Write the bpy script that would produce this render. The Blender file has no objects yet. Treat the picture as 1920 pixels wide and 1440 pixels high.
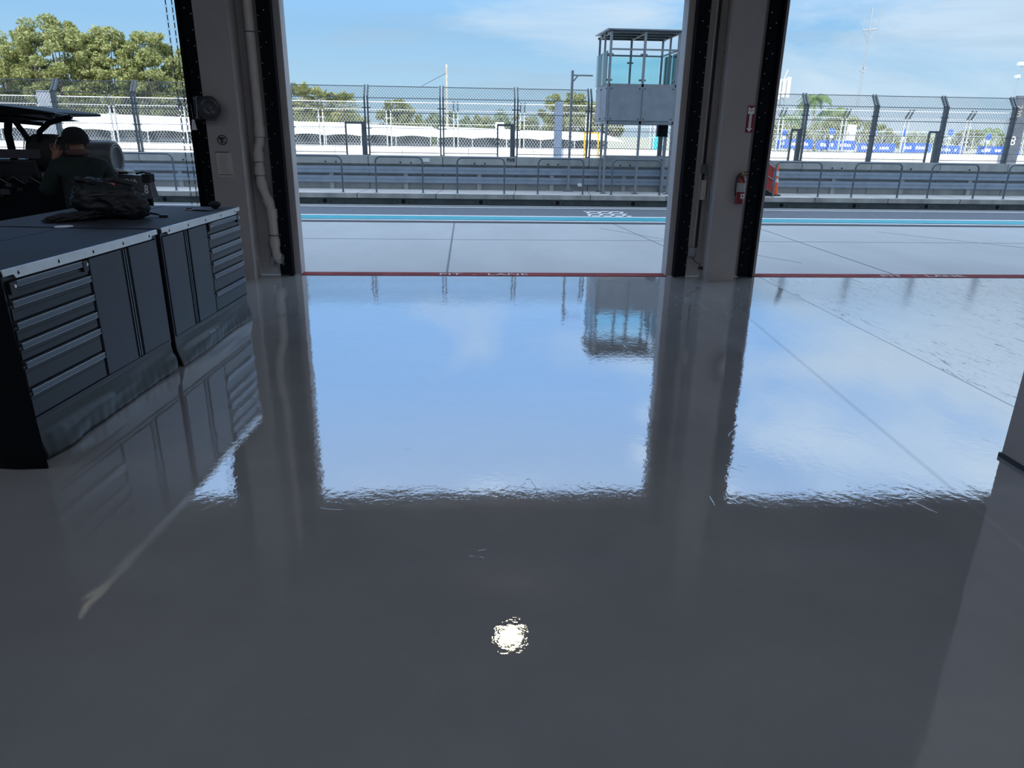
import bpy, bmesh, math, random
from mathutils import Vector, Matrix
import numpy as np
S = bpy.context.scene
COL = S.collection
R = math.radians
random.seed(7)

# ------------------------------------------------------------------ camera
CAMH, PITCH, YAW, ROLL, FPX = 1.6, R(19.6), R(3.6), math.atan(60/3758.), 1338.0
f = Vector((math.sin(YAW)*math.cos(PITCH), math.cos(YAW)*math.cos(PITCH), -math.sin(PITCH)))
r0 = Vector((math.cos(YAW), -math.sin(YAW), 0)); u0 = r0.cross(f)
rr = r0*math.cos(ROLL) + u0*math.sin(ROLL); uu = rr.cross(f)
cam = bpy.data.cameras.new('camera'); co = bpy.data.objects.new('camera', cam); COL.objects.link(co)
co.matrix_world = Matrix(((rr.x, uu.x, -f.x, 0), (rr.y, uu.y, -f.y, 0), (rr.z, uu.z, -f.z, CAMH), (0, 0, 0, 1)))
cam.sensor_fit = 'HORIZONTAL'; cam.sensor_width = 36; cam.lens = FPX*36/1920
cam.clip_start = .05; cam.clip_end = 2000
S.camera = co

# ------------------------------------------------------------------ world
W = bpy.data.worlds.new('sky'); S.world = W; W.use_nodes = True
nt = W.node_tree; nt.nodes.clear(); N = nt.nodes.new; L = nt.links.new
def wm(op, a, b=None, clamp=False):
    n = N('ShaderNodeMath'); n.operation = op; n.use_clamp = clamp
    for i, v in enumerate((a, b)):
        if v is None: continue
        if isinstance(v, (int, float)): n.inputs[i].default_value = v
        else: L(v, n.inputs[i])
    return n.outputs[0]
tc = N('ShaderNodeTexCoord'); sp = N('ShaderNodeSeparateXYZ'); L(tc.outputs['Generated'], sp.inputs[0])
ramp = N('ShaderNodeValToRGB'); L(sp.outputs['Z'], ramp.inputs[0])
cr = ramp.color_ramp
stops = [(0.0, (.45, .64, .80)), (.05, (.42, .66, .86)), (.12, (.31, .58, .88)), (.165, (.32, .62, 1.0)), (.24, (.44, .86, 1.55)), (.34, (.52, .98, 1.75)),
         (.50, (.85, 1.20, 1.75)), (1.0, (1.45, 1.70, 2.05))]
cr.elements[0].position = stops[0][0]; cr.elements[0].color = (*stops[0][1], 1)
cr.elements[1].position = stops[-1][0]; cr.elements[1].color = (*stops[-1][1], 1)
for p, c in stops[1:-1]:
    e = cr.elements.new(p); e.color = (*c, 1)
# thin cloud, streaked, thicker towards +x
mp = N('ShaderNodeMapping'); L(tc.outputs['Generated'], mp.inputs[0]); mp.inputs['Scale'].default_value = (1.0, 1.0, 3.6)
mp.inputs['Rotation'].default_value = (0, R(-9), 0)
no = N('ShaderNodeTexNoise'); L(mp.outputs[0], no.inputs[0]); no.inputs['Scale'].default_value = 3.2; no.inputs['Detail'].default_value = 8
no.inputs['Roughness'].default_value = .58; no.inputs['Distortion'].default_value = .5
cov = wm('ADD', no.outputs[0], wm('MULTIPLY', sp.outputs['X'], .34))
mask = wm('MULTIPLY', wm('SUBTRACT', cov, .55, ), 4.6, clamp=True)
mask = wm('MULTIPLY', mask, .8)
mx = N('ShaderNodeMix'); mx.data_type = 'RGBA'; L(mask, mx.inputs[0]); L(ramp.outputs[0], mx.inputs[6]); cg = N('ShaderNodeVectorMath'); cg.operation = 'SCALE'; cg.inputs[0].default_value = (.64, .79, .93); L(wm('ADD', 1.0, wm('MULTIPLY', wm('MAXIMUM', wm('SUBTRACT', sp.outputs['Z'], .14), 0.0), 4.5)), cg.inputs['Scale'])
L(cg.outputs[0], mx.inputs[7])
# low grey cloud bands near the horizon
mp2 = N('ShaderNodeMapping'); L(tc.outputs['Generated'], mp2.inputs[0]); mp2.inputs['Scale'].default_value = (1.2, 1.2, 11)
no2 = N('ShaderNodeTexNoise'); L(mp2.outputs[0], no2.inputs[0]); no2.inputs['Scale'].default_value = 3.6; no2.inputs['Detail'].default_value = 6
m2 = wm('MULTIPLY', wm('SUBTRACT', wm('ADD', no2.outputs[0], wm('MULTIPLY', sp.outputs['X'], .12)), .56), 4.0, clamp=True)
low = wm('MULTIPLY', wm('SUBTRACT', .30, sp.outputs['Z']), 4.5, clamp=True)
m2 = wm('MULTIPLY', wm('MULTIPLY', m2, low), .6)
mx2 = N('ShaderNodeMix'); mx2.data_type = 'RGBA'; L(m2, mx2.inputs[0]); L(mx.outputs[2], mx2.inputs[6]); mx2.inputs[7].default_value = (.42, .55, .68, 1)
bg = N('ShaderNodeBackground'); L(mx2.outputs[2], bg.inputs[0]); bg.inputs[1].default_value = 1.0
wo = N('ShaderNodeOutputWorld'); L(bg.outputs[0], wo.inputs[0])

# sun from behind the building, so that the pit lane lies in its shade
sd = bpy.data.lights.new('sun', 'SUN'); so = bpy.data.objects.new('sun', sd); COL.objects.link(so)
sd.energy = 5.2; sd.angle = R(.6); sd.color = (1.0, .95, .86)
so.rotation_euler = (R(46), 0, R(-16))     # shines towards +y and down
S.view_settings.view_transform = 'Standard'; S.view_settings.look = 'None'
S.view_settings.exposure = 0.0; S.view_settings.gamma = 1.0; S.view_settings.use_curve_mapping = False
FILL = 1.0

# ------------------------------------------------------------------ materials
MATS = {}
def mat(name, col, rough=.6, metal=0.0, var=0.0, vscale=6.0, bump=0.0, bscale=40.0, spec=.5, trans=0.0, coat=0.0, col2=None, aniso=None):
    if name in MATS: return MATS[name]
    m = bpy.data.materials.new(name); m.use_nodes = True; t = m.node_tree; b = t.nodes['Principled BSDF']
    b.inputs['Base Color'].default_value = (*col, 1); b.inputs['Roughness'].default_value = rough
    b.inputs['Metallic'].default_value = metal; b.inputs['Specular IOR Level'].default_value = spec
    b.inputs['Transmission Weight'].default_value = trans; b.inputs['Coat Weight'].default_value = coat
    cx = t.nodes.new('ShaderNodeTexCoord')
    src = cx.outputs['Object']
    if aniso:
        g = t.nodes.new('ShaderNodeMapping'); g.inputs['Scale'].default_value = aniso; t.links.new(src, g.inputs[0]); src = g.outputs[0]
    if var or col2:
        n = t.nodes.new('ShaderNodeTexNoise'); n.inputs['Scale'].default_value = vscale; n.inputs['Detail'].default_value = 6
        n.inputs['Roughness'].default_value = .6
        t.links.new(src, n.inputs[0])
        c = t.nodes.new('ShaderNodeValToRGB'); t.links.new(n.outputs[0], c.inputs[0])
        c.color_ramp.elements[0].position = .33; c.color_ramp.elements[1].position = .68
        a = tuple(max(0, x*(1-var)) for x in col); d = col2 if col2 else tuple(x*(1+var) for x in col)
        c.color_ramp.elements[0].color = (*a, 1); c.color_ramp.elements[1].color = (*d, 1)
        t.links.new(c.outputs[0], b.inputs['Base Color'])
    if bump:
        n = t.nodes.new('ShaderNodeTexNoise'); n.inputs['Scale'].default_value = bscale; n.inputs['Detail'].default_value = 4
        t.links.new(src, n.inputs[0])
        u = t.nodes.new('ShaderNodeBump'); u.inputs['Strength'].default_value = bump; u.inputs['Distance'].default_value = .01
        t.links.new(n.outputs[0], u.inputs['Height']); t.links.new(u.outputs[0], b.inputs['Normal'])
    MATS[name] = m
    return m

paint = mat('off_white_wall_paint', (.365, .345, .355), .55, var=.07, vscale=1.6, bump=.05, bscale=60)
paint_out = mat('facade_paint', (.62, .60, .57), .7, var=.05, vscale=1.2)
ceilm = mat('dark_ceiling', (.075, .077, .085), .8, var=.1, vscale=1)
steel = mat('galvanised_steel', (.30, .33, .36), .5, .55, var=.12, vscale=9)
hoopm = mat('painted_hoop_steel', (.13, .155, .185), .5, .4, var=.08, vscale=9)
mast_m = mat('mast_steel', (.33, .36, .39), .6, .2)
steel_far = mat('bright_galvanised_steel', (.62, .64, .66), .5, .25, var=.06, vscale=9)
steel_dark = mat('weathered_dark_steel', (.13, .15, .165), .5, .5, var=.15, vscale=9)
concrete = mat('pit_wall_concrete', (.37, .39, .39), .85, var=.16, vscale=3.0, bump=.15, bscale=30, aniso=(1, 1, .35))
concrete_l = mat('ledge_concrete', (.47, .47, .47), .85, var=.12, vscale=2.0, bump=.1, bscale=30)
stained = mat('stained_ledge_edge', (.40, .40, .38), .85, var=.3, vscale=2.2, aniso=(1, 1, .3))
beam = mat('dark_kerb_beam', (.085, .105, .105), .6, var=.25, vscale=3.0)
hole = mat('black_recess', (.008, .009, .01), .9)
blackm = mat('black_powder_coat', (.003, .005, .010), .6, var=.2, vscale=5, spec=.12)
coverm = mat('black_cover_cloth', (.003, .004, .007), .75, spec=.1)
bolt = mat('zinc_bolt', (.35, .37, .40), .35, .8)
rail_blue = mat('blue_grey_guardrail', (.27, .33, .41), .6, .1, var=.1, vscale=4)
red = mat('red_threshold_paint', (.19, .045, .052), .9, spec=.1, var=.25, vscale=5)
white = mat('white_line_paint', (.70, .72, .74), .6, var=.08, vscale=10)
faded = mat('faded_white_letter_paint', (.42, .40, .41), .6, var=.15, vscale=8)
teal = mat('teal_line_paint', (.02, .30, .38), .55, var=.08, vscale=4)
asphalt = mat('pit_lane_asphalt', (.105, .125, .155), .85, var=.12, vscale=7, bump=.2, bscale=90)
dark_line = mat('dark_joint', (.03, .035, .045), .9)
apron = mat('apron_concrete', (.36, .38, .40), .75, var=.07, vscale=.9, bump=.08, bscale=50, aniso=(1, .35, 1))
track = mat('sunlit_track', (.42, .42, .41), .85, var=.06, vscale=.6)
grassm = mat('dry_grass_ground', (.36, .35, .26), .95, var=.2, vscale=.3)
barrier_m = mat('white_barrier_paint', (.88, .87, .85), .7, var=.03, vscale=2)
tentm = mat('white_tent_fabric', (.90, .91, .92), .7, var=.02)
tent_in = mat('tent_side_mesh', (.075, .09, .11), .8, var=.3, vscale=.5, aniso=(1, 1, .3))
cab = mat('graphite_cabinet', (.040, .052, .075), .42, .2, var=.05, vscale=3)
cab_dark = mat('black_cabinet_gap', (.004, .005, .008), .5)
drawm = mat('graphite_drawer', (.026, .034, .047), .38, .3)
handle_m = mat('grey_drawer_handle', (.10, .125, .16), .3, .5)
lip_highlight_m = mat('painted_lip_highlight', (.42, .46, .52), .25, .7)  # brighter metal tone stands in for highlights on the handles
alum = mat('brushed_aluminium_trim', (.70, .72, .74), .3, .6, var=.07, vscale=14)
carpet = mat('dark_worktop_mat', (.022, .028, .048), .62, var=.22, vscale=130, bump=.35, bscale=240, spec=.7)
skirtm = mat('black_vinyl_skirt', (.016, .024, .032), .42, bump=.12, bscale=14, spec=.6)
pvc = mat('white_pvc_pipe', (.50, .47, .45), .35, var=.06, vscale=3)
blackpl = mat('black_plastic', (.012, .014, .018), .4)
rubber = mat('tyre_rubber', (.012, .013, .015), .75, var=.2, vscale=12)
redx = mat('extinguisher_red', (.20, .012, .022), .3, coat=.5)
glassy = mat('extinguisher_label', (.38, .40, .41), .4)
brass = mat('brass_valve', (.42, .36, .14), .35, .8)
signred = mat('sign_red', (.22, .01, .025), .4)
paper = mat('paper', (.52, .49, .48), .7)
ink = mat('ink', (.02, .015, .02), .6)
greyink = mat('grey_print', (.28, .27, .28), .7)
greenm = mat('dark_green_jacket_cloth', (.010, .022, .022), .9, var=.3, vscale=8, bump=.4, bscale=20)
skin = mat('skin', (.30, .15, .10), .5, var=.06, vscale=20)
navy = mat('black_cap_cloth', (.008, .009, .012), .9, bump=.2, bscale=80)
bagm = mat('black_bag_nylon', (.010, .014, .020), .6, var=.4, vscale=9, bump=.7, bscale=9)
orange = mat('orange_plastic', (.95, .12, .02), .5)
redmesh = mat('red_barrier_sheet', (.45, .05, .05), .6, var=.2, vscale=5)
panelm = mat('grey_composite_panel', (.24, .27, .31), .55, var=.12, vscale=5)
pylon = mat('blue_grey_panel', (.12, .165, .25), .6, var=.1, vscale=4)
bluem = mat('blue_banner', (.03, .12, .55), .6)
wht = mat('white_print', (.85, .87, .9), .6)
cyanm = mat('cyan_plastic', (.01, .52, .60), .4)
yel = mat('yellow_gate_paint', (.80, .45, .02), .5)
wood = mat('grey_utility_wood', (.46, .41, .35), .9, var=.15, vscale=4)
bark = mat('oak_bark', (.16, .13, .11), .9, var=.3, vscale=3)
palmbark = mat('palm_bark', (.38, .32, .27), .9, var=.2, vscale=6)
lampm = mat('lamp_housing', (.3, .3, .3), .5, .5)
cart_grey = mat('grey_canopy_moulding', (.055, .06, .075), .35)
carton = mat('printed_grey_vinyl', (.10, .115, .14), .35, var=.15, vscale=4)
tape = mat('white_plastic', (.75, .77, .8), .4)

def emit(name, col, s):
    m = bpy.data.materials.new(name); m.use_nodes = True; t = m.node_tree; b = t.nodes['Principled BSDF']
    b.inputs['Emission Color'].default_value = (*col, 1); b.inputs['Emission Strength'].default_value = s; return m
lamp_glow = emit('warm_lamp_lens', (1, .86, .52), 22.0)
fill_glow = emit('cool_fill_glow', (.84, .90, 1.0), 23.0)  # glow of the added fill strips

def leafmat(name, c1, c2, c3):
    m = bpy.data.materials.new(name); m.use_nodes = True; t = m.node_tree; b = t.nodes['Principled BSDF']
    g = t.nodes.new('ShaderNodeNewGeometry'); c = t.nodes.new('ShaderNodeValToRGB')
    t.links.new(g.outputs['Random Per Island'], c.inputs[0])
    c.color_ramp.elements[0].color = (*c1, 1); c.color_ramp.elements[1].color = (*c3, 1)
    e = c.color_ramp.elements.new(.5); e.color = (*c2, 1)
    t.links.new(c.outputs[0], b.inputs['Base Color']); b.inputs['Roughness'].default_value = .6
    tr = t.nodes.new('ShaderNodeBsdfTranslucent'); t.links.new(c.outputs[0], tr.inputs[0])
    mx = t.nodes.new('ShaderNodeMixShader'); mx.inputs[0].default_value = .3
    t.links.new(b.outputs[0], mx.inputs[1]); t.links.new(tr.outputs[0], mx.inputs[2]); t.links.new(mx.outputs[0], t.nodes['Material Output'].inputs[0])
    return m
oak_leaf = leafmat('oak_leaf', (.17, .20, .06), (.29, .32, .11), (.44, .43, .20))
hedge_leaf = leafmat('hedge_leaf', (.13, .18, .06), (.26, .30, .10), (.40, .38, .14))
pine_leaf = leafmat('pine_leaf', (.14, .22, .12), (.24, .32, .18), (.32, .36, .20))
palm_leaf = leafmat('palm_leaf', (.13, .17, .05), (.27, .30, .09), (.50, .42, .11))
coco_leaf = leafmat('coconut_leaf', (.08, .17, .05), (.16, .27, .08), (.30, .36, .12))

def glass_mat():
    m = bpy.data.materials.new('teal_tinted_glass'); m.use_nodes = True; t = m.node_tree; t.nodes.clear()
    o = t.nodes.new('ShaderNodeOutputMaterial'); tr = t.nodes.new('ShaderNodeBsdfTransparent'); tr.inputs[0].default_value = (.86, .98, .985, 1)
    gl = t.nodes.new('ShaderNodeBsdfGlossy'); gl.inputs['Roughness'].default_value = .02
    fr = t.nodes.new('ShaderNodeFresnel'); fr.inputs[0].default_value = 1.45
    mx = t.nodes.new('ShaderNodeMixShader'); t.links.new(fr.outputs[0], mx.inputs[0]); t.links.new(tr.outputs[0], mx.inputs[1]); t.links.new(gl.outputs[0], mx.inputs[2])
    t.links.new(mx.outputs[0], o.inputs[0]); return m
glass = glass_mat()

def floor_mat():
    m = bpy.data.materials.new('glossy_grey_epoxy'); m.use_nodes = True; t = m.node_tree; t.nodes.clear()
    n = t.nodes.new; l = t.links.new
    def M(op, a, b=None, c=None, clamp=False):
        q = n('ShaderNodeMath'); q.operation = op; q.use_clamp = clamp
        for i, v in enumerate((a, b, c)):
            if v is None: continue
            if isinstance(v, (int, float)): q.inputs[i].default_value = v
            else: l(v, q.inputs[i])
        return q.outputs[0]
    cx = n('ShaderNodeTexCoord'); P = cx.outputs['Object']; s = n('ShaderNodeSeparateXYZ'); l(P, s.inputs[0]); X, Yy = s.outputs[0], s.outputs[1]
    def noise(scale, det=4, rough=.5, sc=(1, 1, 1), rot=0, dist=0):
        g = n('ShaderNodeMapping'); g.inputs['Scale'].default_value = sc; g.inputs['Rotation'].default_value = (0, 0, rot); l(P, g.inputs[0])
        q = n('ShaderNodeTexNoise'); q.inputs['Scale'].default_value = scale; q.inputs['Detail'].default_value = det
        q.inputs['Roughness'].default_value = rough; q.inputs['Distortion'].default_value = dist; l(g.outputs[0], q.inputs[0]); return q.outputs[0]
    def step(v, at, w): return M('MULTIPLY', M('SUBTRACT', v, at), 1.0/w, clamp=True)
    # older scuffed coat on the far right, beyond the seam at x=3.43
    old = step(X, 3.425, .01)
    # dusty scuffed strip between x=2.0 and 3.43
    mid = M('MULTIPLY', M('MULTIPLY', step(M('ADD', X, M('MULTIPLY', Yy, -.07)), 1.58, .02), M('SUBTRACT', 1.0, old)), step(Yy, 2.99, .02))
    seam = M('SUBTRACT', 1.0, M('MULTIPLY', M('ABSOLUTE', M('SUBTRACT', X, 3.43)), 90.0), clamp=True)
    seam = M('MAXIMUM', seam, 0.0)
    seam2 = M('MAXIMUM', M('SUBTRACT', 1.0, M('MULTIPLY', M('ABSOLUTE', M('SUBTRACT', M('ADD', X, M('MULTIPLY', Yy, -.075)), 2.10)), 40.0)), 0.0)
    # base colour
    patch = noise(1.3, 5, .6)
    streak = noise(2.2, 5, .65, (1.8, .22, 1), R(4))
    cr_ = n('ShaderNodeValToRGB'); l(patch, cr_.inputs[0])
    cr_.color_ramp.elements[0].position = .3; cr_.color_ramp.elements[0].color = (.275, .28, .297, 1)
    cr_.color_ramp.elements[1].position = .72; cr_.color_ramp.elements[1].color = (.34, .345, .36, 1)
    dustn = step(streak, .50, .22)
    dust = M('MULTIPLY', M('MULTIPLY', dustn, mid), .40)
    scr = noise(26, 3, .8, (1.0, .12, 1), R(62), 1.6); scr2 = noise(30, 3, .8, (1.0, .10, 1), R(-35), 2.2)
    scratch = M('MAXIMUM', step(scr, .61, .03), step(scr2, .63, .03))
    wearmask = M('MULTIPLY', step(noise(1.1, 4, .6), .34, .2), old)
    wear = M('MULTIPLY', scratch, wearmask)
    mc = n('ShaderNodeMix'); mc.data_type = 'RGBA'; l(M('MAXIMUM', dust, M('MULTIPLY', old, .50)), mc.inputs[0]); l(cr_.outputs[0], mc.inputs[6]); mc.inputs[7].default_value = (.48, .50, .52, 1)
    mc2 = n('ShaderNodeMix'); mc2.data_type = 'RGBA'; l(M('MAXIMUM', M('MULTIPLY', wear, .8), M('MULTIPLY', seam, .8)), mc2.inputs[0]); l(mc.outputs[2], mc2.inputs[6]); mc2.inputs[7].default_value = (.05, .055, .06, 1)
    # bump: slow trowel waves + orange peel
    b1 = n('ShaderNodeBump'); b1.inputs['Strength'].default_value = 1.0; b1.inputs['Distance'].default_value = .0014; l(noise(2.6, 3, .5, (1, .6, 1), 0, .6), b1.inputs['Height'])
    b2 = n('ShaderNodeBump'); b2.inputs['Strength'].default_value = 1.0; b2.inputs['Distance'].default_value = .00034; l(noise(26, 3, .55), b2.inputs['Height']); l(b1.outputs[0], b2.inputs['Normal'])
    # a few raised trowel arcs
    ridge = noise(1.7, 2, .5, (1, 1, 1), 0, 1.2)
    rl = M('MAXIMUM', M('SUBTRACT', 1.0, M('MULTIPLY', M('ABSOLUTE', M('SUBTRACT', ridge, .585)), 240.0)), 0.0)
    rl = M('MULTIPLY', rl, step(noise(1.9, 2), .55, .06))
    b3 = n('ShaderNodeBump'); b3.inputs['Strength'].default_value = .6; b3.inputs['Distance'].default_value = .00022; l(rl, b3.inputs['Height']); l(b2.outputs[0], b3.inputs['Normal'])
    b4 = n('ShaderNodeBump'); b4.inputs['Strength'].default_value = 1.0; b4.inputs['Distance'].default_value = .0004; l(M('MULTIPLY', noise(14, 6, .7, (1, .45, 1)), M('MAXIMUM', old, M('MULTIPLY', mid, .25))), b4.inputs['Height']); l(b3.outputs[0], b4.inputs['Normal'])
    dif = n('ShaderNodeBsdfDiffuse'); l(mc2.outputs[2], dif.inputs[0])
    gl = n('ShaderNodeBsdfGlossy'); gl.inputs[0].default_value = (1, 1, 1, 1)
    rough = M('ADD', .012, M('ADD', M('MULTIPLY', old, .10), M('MULTIPLY', M('MULTIPLY', mid, dustn), .045)))
    l(rough, gl.inputs['Roughness']); l(b4.outputs[0], gl.inputs['Normal'])
    fr = n('ShaderNodeFresnel'); fr.inputs[0].default_value = 1.7; l(b1.outputs[0], fr.inputs['Normal'])
    fac = M('MULTIPLY', M('ADD', .26, M('MULTIPLY', fr.outputs[0], .74)), M('SUBTRACT', 1.0, M('MAXIMUM', M('MULTIPLY', wear, .7), M('MULTIPLY', seam, .6))))
    fac = M('MULTIPLY', fac, M('SUBTRACT', 1.0, M('MULTIPLY', seam2, .22)))
    mx = n('ShaderNodeMixShader'); l(fac, mx.inputs[0]); l(dif.outputs[0], mx.inputs[1]); l(gl.outputs[0], mx.inputs[2])
    o = n('ShaderNodeOutputMaterial'); l(mx.outputs[0], o.inputs[0]); return m
floorm = floor_mat()

# ------------------------------------------------------------------ mesh helpers
class MB:
    def __init__(s): s.v = []; s.f = []
    def add(s, vs, fs):
        k = len(s.v); s.v += [tuple(v) for v in vs]; s.f += [tuple(i+k for i in q) for q in fs]; return s
    def box(s, x0, x1, y0, y1, z0, z1, M=None):
        v = [Vector(p) for p in ((x0,y0,z0),(x1,y0,z0),(x1,y1,z0),(x0,y1,z0),(x0,y0,z1),(x1,y0,z1),(x1,y1,z1),(x0,y1,z1))]
        if M: v = [M @ p for p in v]
        return s.add(v, [(0,3,2,1),(4,5,6,7),(0,1,5,4),(1,2,6,5),(2,3,7,6),(3,0,4,7)])
    def bar(s, a, b, w, h=None, up=(0,0,1)):
        a, b = Vector(a), Vector(b); d = (b-a).normalized(); h = h or w; up = Vector(up)
        if abs(d.dot(up)) > .95: up = Vector((0,1,0))
        x = d.cross(up).normalized(); z = x.cross(d)
        vs = [p + x*i*w/2 + z*j*h/2 for p in (a, b) for i, j in ((-1,-1),(1,-1),(1,1),(-1,1))]
        return s.add(vs, [(0,1,2,3),(7,6,5,4),(0,4,5,1),(1,5,6,2),(2,6,7,3),(3,7,4,0)])
    def tube(s, pts, r, n=8, caps=True):
        pts = [Vector(p) for p in pts]; rs = r if isinstance(r, (list, tuple)) else [r]*len(pts)
        k = len(s.v); prev = None
        for i, p in enumerate(pts):
            d = (pts[min(i+1, len(pts)-1)] - pts[max(i-1, 0)]).normalized()
            if prev is None:
                u = Vector((0,0,1)) if abs(d.z) < .9 else Vector((1,0,0)); x = d.cross(u).normalized()
            else: x = (prev - d*prev.dot(d)).normalized()
            prev = x; y = d.cross(x)
            s.v += [tuple(p + (x*math.cos(2*math.pi*j/n) + y*math.sin(2*math.pi*j/n))*rs[i]) for j in range(n)]
        for i in range(len(pts)-1):
            for j in range(n):
                a = k+i*n+j; b = k+i*n+(j+1) % n; s.f.append((a, b, b+n, a+n))
        if caps: s.f.append(tuple(k+j for j in range(n))[::-1]); s.f.append(tuple(k+(len(pts)-1)*n+j for j in range(n)))
        return s
    def cyl(s, a, b, r, n=16, r2=None): return s.tube([a, b], [r, r2 if r2 is not None else r], n)
    def lathe(s, prof, n=24, M=None):
        k = len(s.v)
        for (r, z) in prof:
            for j in range(n):
                p = Vector((r*math.cos(2*math.pi*j/n), r*math.sin(2*math.pi*j/n), z)); s.v.append(tuple(M @ p if M else p))
        for i in range(len(prof)-1):
            for j in range(n):
                a = k+i*n+j; b = k+i*n+(j+1) % n; s.f.append((a, b, b+n, a+n))
        s.f.append(tuple(k+j for j in range(n))[::-1]); s.f.append(tuple(k+(len(prof)-1)*n+j for j in range(n))); return s
    def prism(s, poly, d0, d1, ax='y'):
        n = len(poly)
        def P(a, b, d): return {'y': (a, d, b), 'x': (d, a, b), 'z': (a, b, d)}[ax]
        vs = [P(a, b, d0) for a, b in poly] + [P(a, b, d1) for a, b in poly]
        return s.add(vs, [tuple(range(n)), tuple(range(2*n-1, n-1, -1))] + [(i, i+n, (i+1) % n+n, (i+1) % n) for i in range(n)])
    def torus(s, c, R1, r, M=None, n=24, m=8, st=1.0):
        k = len(s.v); c = Vector(c)
        for i in range(n):
            a = 2*math.pi*i/n
            for j in range(m):
                b = 2*math.pi*j/m; p = Vector(((R1+r*math.cos(b))*math.cos(a), (R1+r*math.cos(b))*math.sin(a)*st, r*math.sin(b)))
                if M: p = M @ p
                s.v.append(tuple(c+p))
        for i in range(n):
            for j in range(m):
                a = k+i*m+j; b = k+i*m+(j+1) % m; c2 = k+((i+1) % n)*m+(j+1) % m; d = k+((i+1) % n)*m+j; s.f.append((a, d, c2, b))
        return s
    def build(s, name, m, parent=None, smooth=False, bev=0, loc=None, rotz=0, sub=0):
        me = bpy.data.meshes.new(name); me.from_pydata(s.v, [], s.f); me.update()
        bm = bmesh.new(); bm.from_mesh(me); bmesh.ops.recalc_face_normals(bm, faces=bm.faces); bm.to_mesh(me); bm.free()
        if smooth:
            me.polygons.foreach_set('use_smooth', [True]*len(me.polygons))
            if hasattr(me, 'set_sharp_from_angle'): me.set_sharp_from_angle(angle=R(40))
        me.materials.append(m); o = bpy.data.objects.new(name, me); COL.objects.link(o)
        if parent: o.parent = parent
        if loc: o.location = loc
        o.rotation_euler.z = rotz
        if bev:
            b = o.modifiers.new('bevel', 'BEVEL'); b.width = bev; b.segments = 2; b.limit_method = 'ANGLE'
        if sub:
            b = o.modifiers.new('sub', 'SUBSURF'); b.levels = sub; b.render_levels = sub
        return o
def tag(o, label, cat, group=None, kind=None):
    if label: o['label'] = label
    if cat: o['category'] = cat
    if group: o['group'] = group
    if kind: o['kind'] = kind
    return o
def thing(name, label, cat, loc=(0,0,0), rz=0, group=None):
    o = bpy.data.objects.new(name, None); COL.objects.link(o); o.location = loc; o.rotation_euler.z = rz
    o.empty_display_size = .1
    return tag(o, label, cat, group)
def struct(o, label=None):
    o['kind'] = 'structure'
    if label: o['label'] = label
    return o
def copy_tree(o, parent=None):
    c = o.copy(); COL.objects.link(c)
    if parent: c.parent = parent
    for ch in list(o.children): copy_tree(ch, c)
    return c
def text(name, body, size, m, loc, rot, parent=None, sx=1.0, sy=1.0, depth=.001, bold=0.0):
    cu = bpy.data.curves.new(name, 'FONT'); cu.body = body; cu.size = size; cu.extrude = depth; cu.offset = bold
    cu.align_x = 'CENTER'; cu.align_y = 'CENTER'
    tmp = bpy.data.objects.new(name, cu); COL.objects.link(tmp)
    me = bpy.data.meshes.new_from_object(tmp.evaluated_get(bpy.context.evaluated_depsgraph_get()))
    bpy.data.objects.remove(tmp); bpy.data.curves.remove(cu)
    me.materials.clear(); me.materials.append(m)
    o = bpy.data.objects.new(name, me); COL.objects.link(o); o.location = loc; o.rotation_euler = rot; o.scale = (sx, sy, 1)
    if parent: o.parent = parent
    return o

# ------------------------------------------------------------------ building shell
CZ = 4.5; YW = 8.27; YO = 8.47; HZ = 2.95
XL, XR, YB = -13.2, 13.5, -9.0
struct(MB().box(XL, XR, YB, YW-.06, -.15, 0).build('floor', floorm))
ce = struct(MB().box(XL, XR, YB, YO, CZ, CZ+.2).build('ceiling', ceilm))
struct(MB().box(XL-.2, XL, YB, YO, 0, CZ).build('wall_left', paint))
struct(MB().box(XR, XR+.2, YB, YO, 0, CZ).build('wall_right', paint))
struct(MB().box(XL-.2, XR+.2, YB-.2, YB, 0, CZ).build('wall_back', paint))
piers = [-7.78, -2.46, 2.86, 8.18]
fw = MB()
for c in piers: fw.box(c-(.465 if c == -2.46 else .54), c+.54, YW, YO, 0, HZ)
fw.box(XL-.2, -13.1+.54, YW, YO, 0, HZ).box(12.96, XR+.2, YW, YO, 0, HZ)
fw.box(XL-.2, 3.40, YW, YO, HZ, CZ).box(3.40, 7.64, YW, YO, 3.08, CZ).box(7.64, XR+.2, YW, YO, HZ, CZ)
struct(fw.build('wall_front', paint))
# storey above and roof slab of the pit building
struct(MB().box(-26, 26, YO-.25, YO, CZ+.2, 15.0).box(-26, XL-.2, YO-.25, YO, 0, CZ+.2).box(XR+.2, 26, YO-.25, YO, 0, CZ+.2).box(-26, 26, YB-.2, YO, 15.0, 15.3).build('wall_facade', paint_out))
# square columns against the front wall, and the inner one at the right edge
struct(MB().box(-2.69, -2.36, 7.97, YW, 0, CZ).build('wall_column_left', paint))
struct(MB().box(2.705, 3.035, 7.97, YW, 0, CZ).build('wall_column_right', paint))
struct(MB().box(2.822, 3.16, 2.95, 3.295, .0, CZ).build('wall_column_inner', paint))
struct(MB().box(2.812, 3.17, 2.94, 3.305, 0, .022).build('baseboard_column', blackpl))
# red threshold strips with lettering
for i, c in enumerate([-5.12, .20, 5.52]):
    struct(MB().box(c-2.12, c+2.12, YW-.06, YO-.06, -.1, .004).build('trim_%d' % (i+1), red))
    text('trim_%d' % (i+4), 'PIT  -  LANE', .17, faded, (c-.03, YW+.02, .0055), (0, 0, 0), None, 1.18, .9)['kind'] = 'structure'

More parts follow.
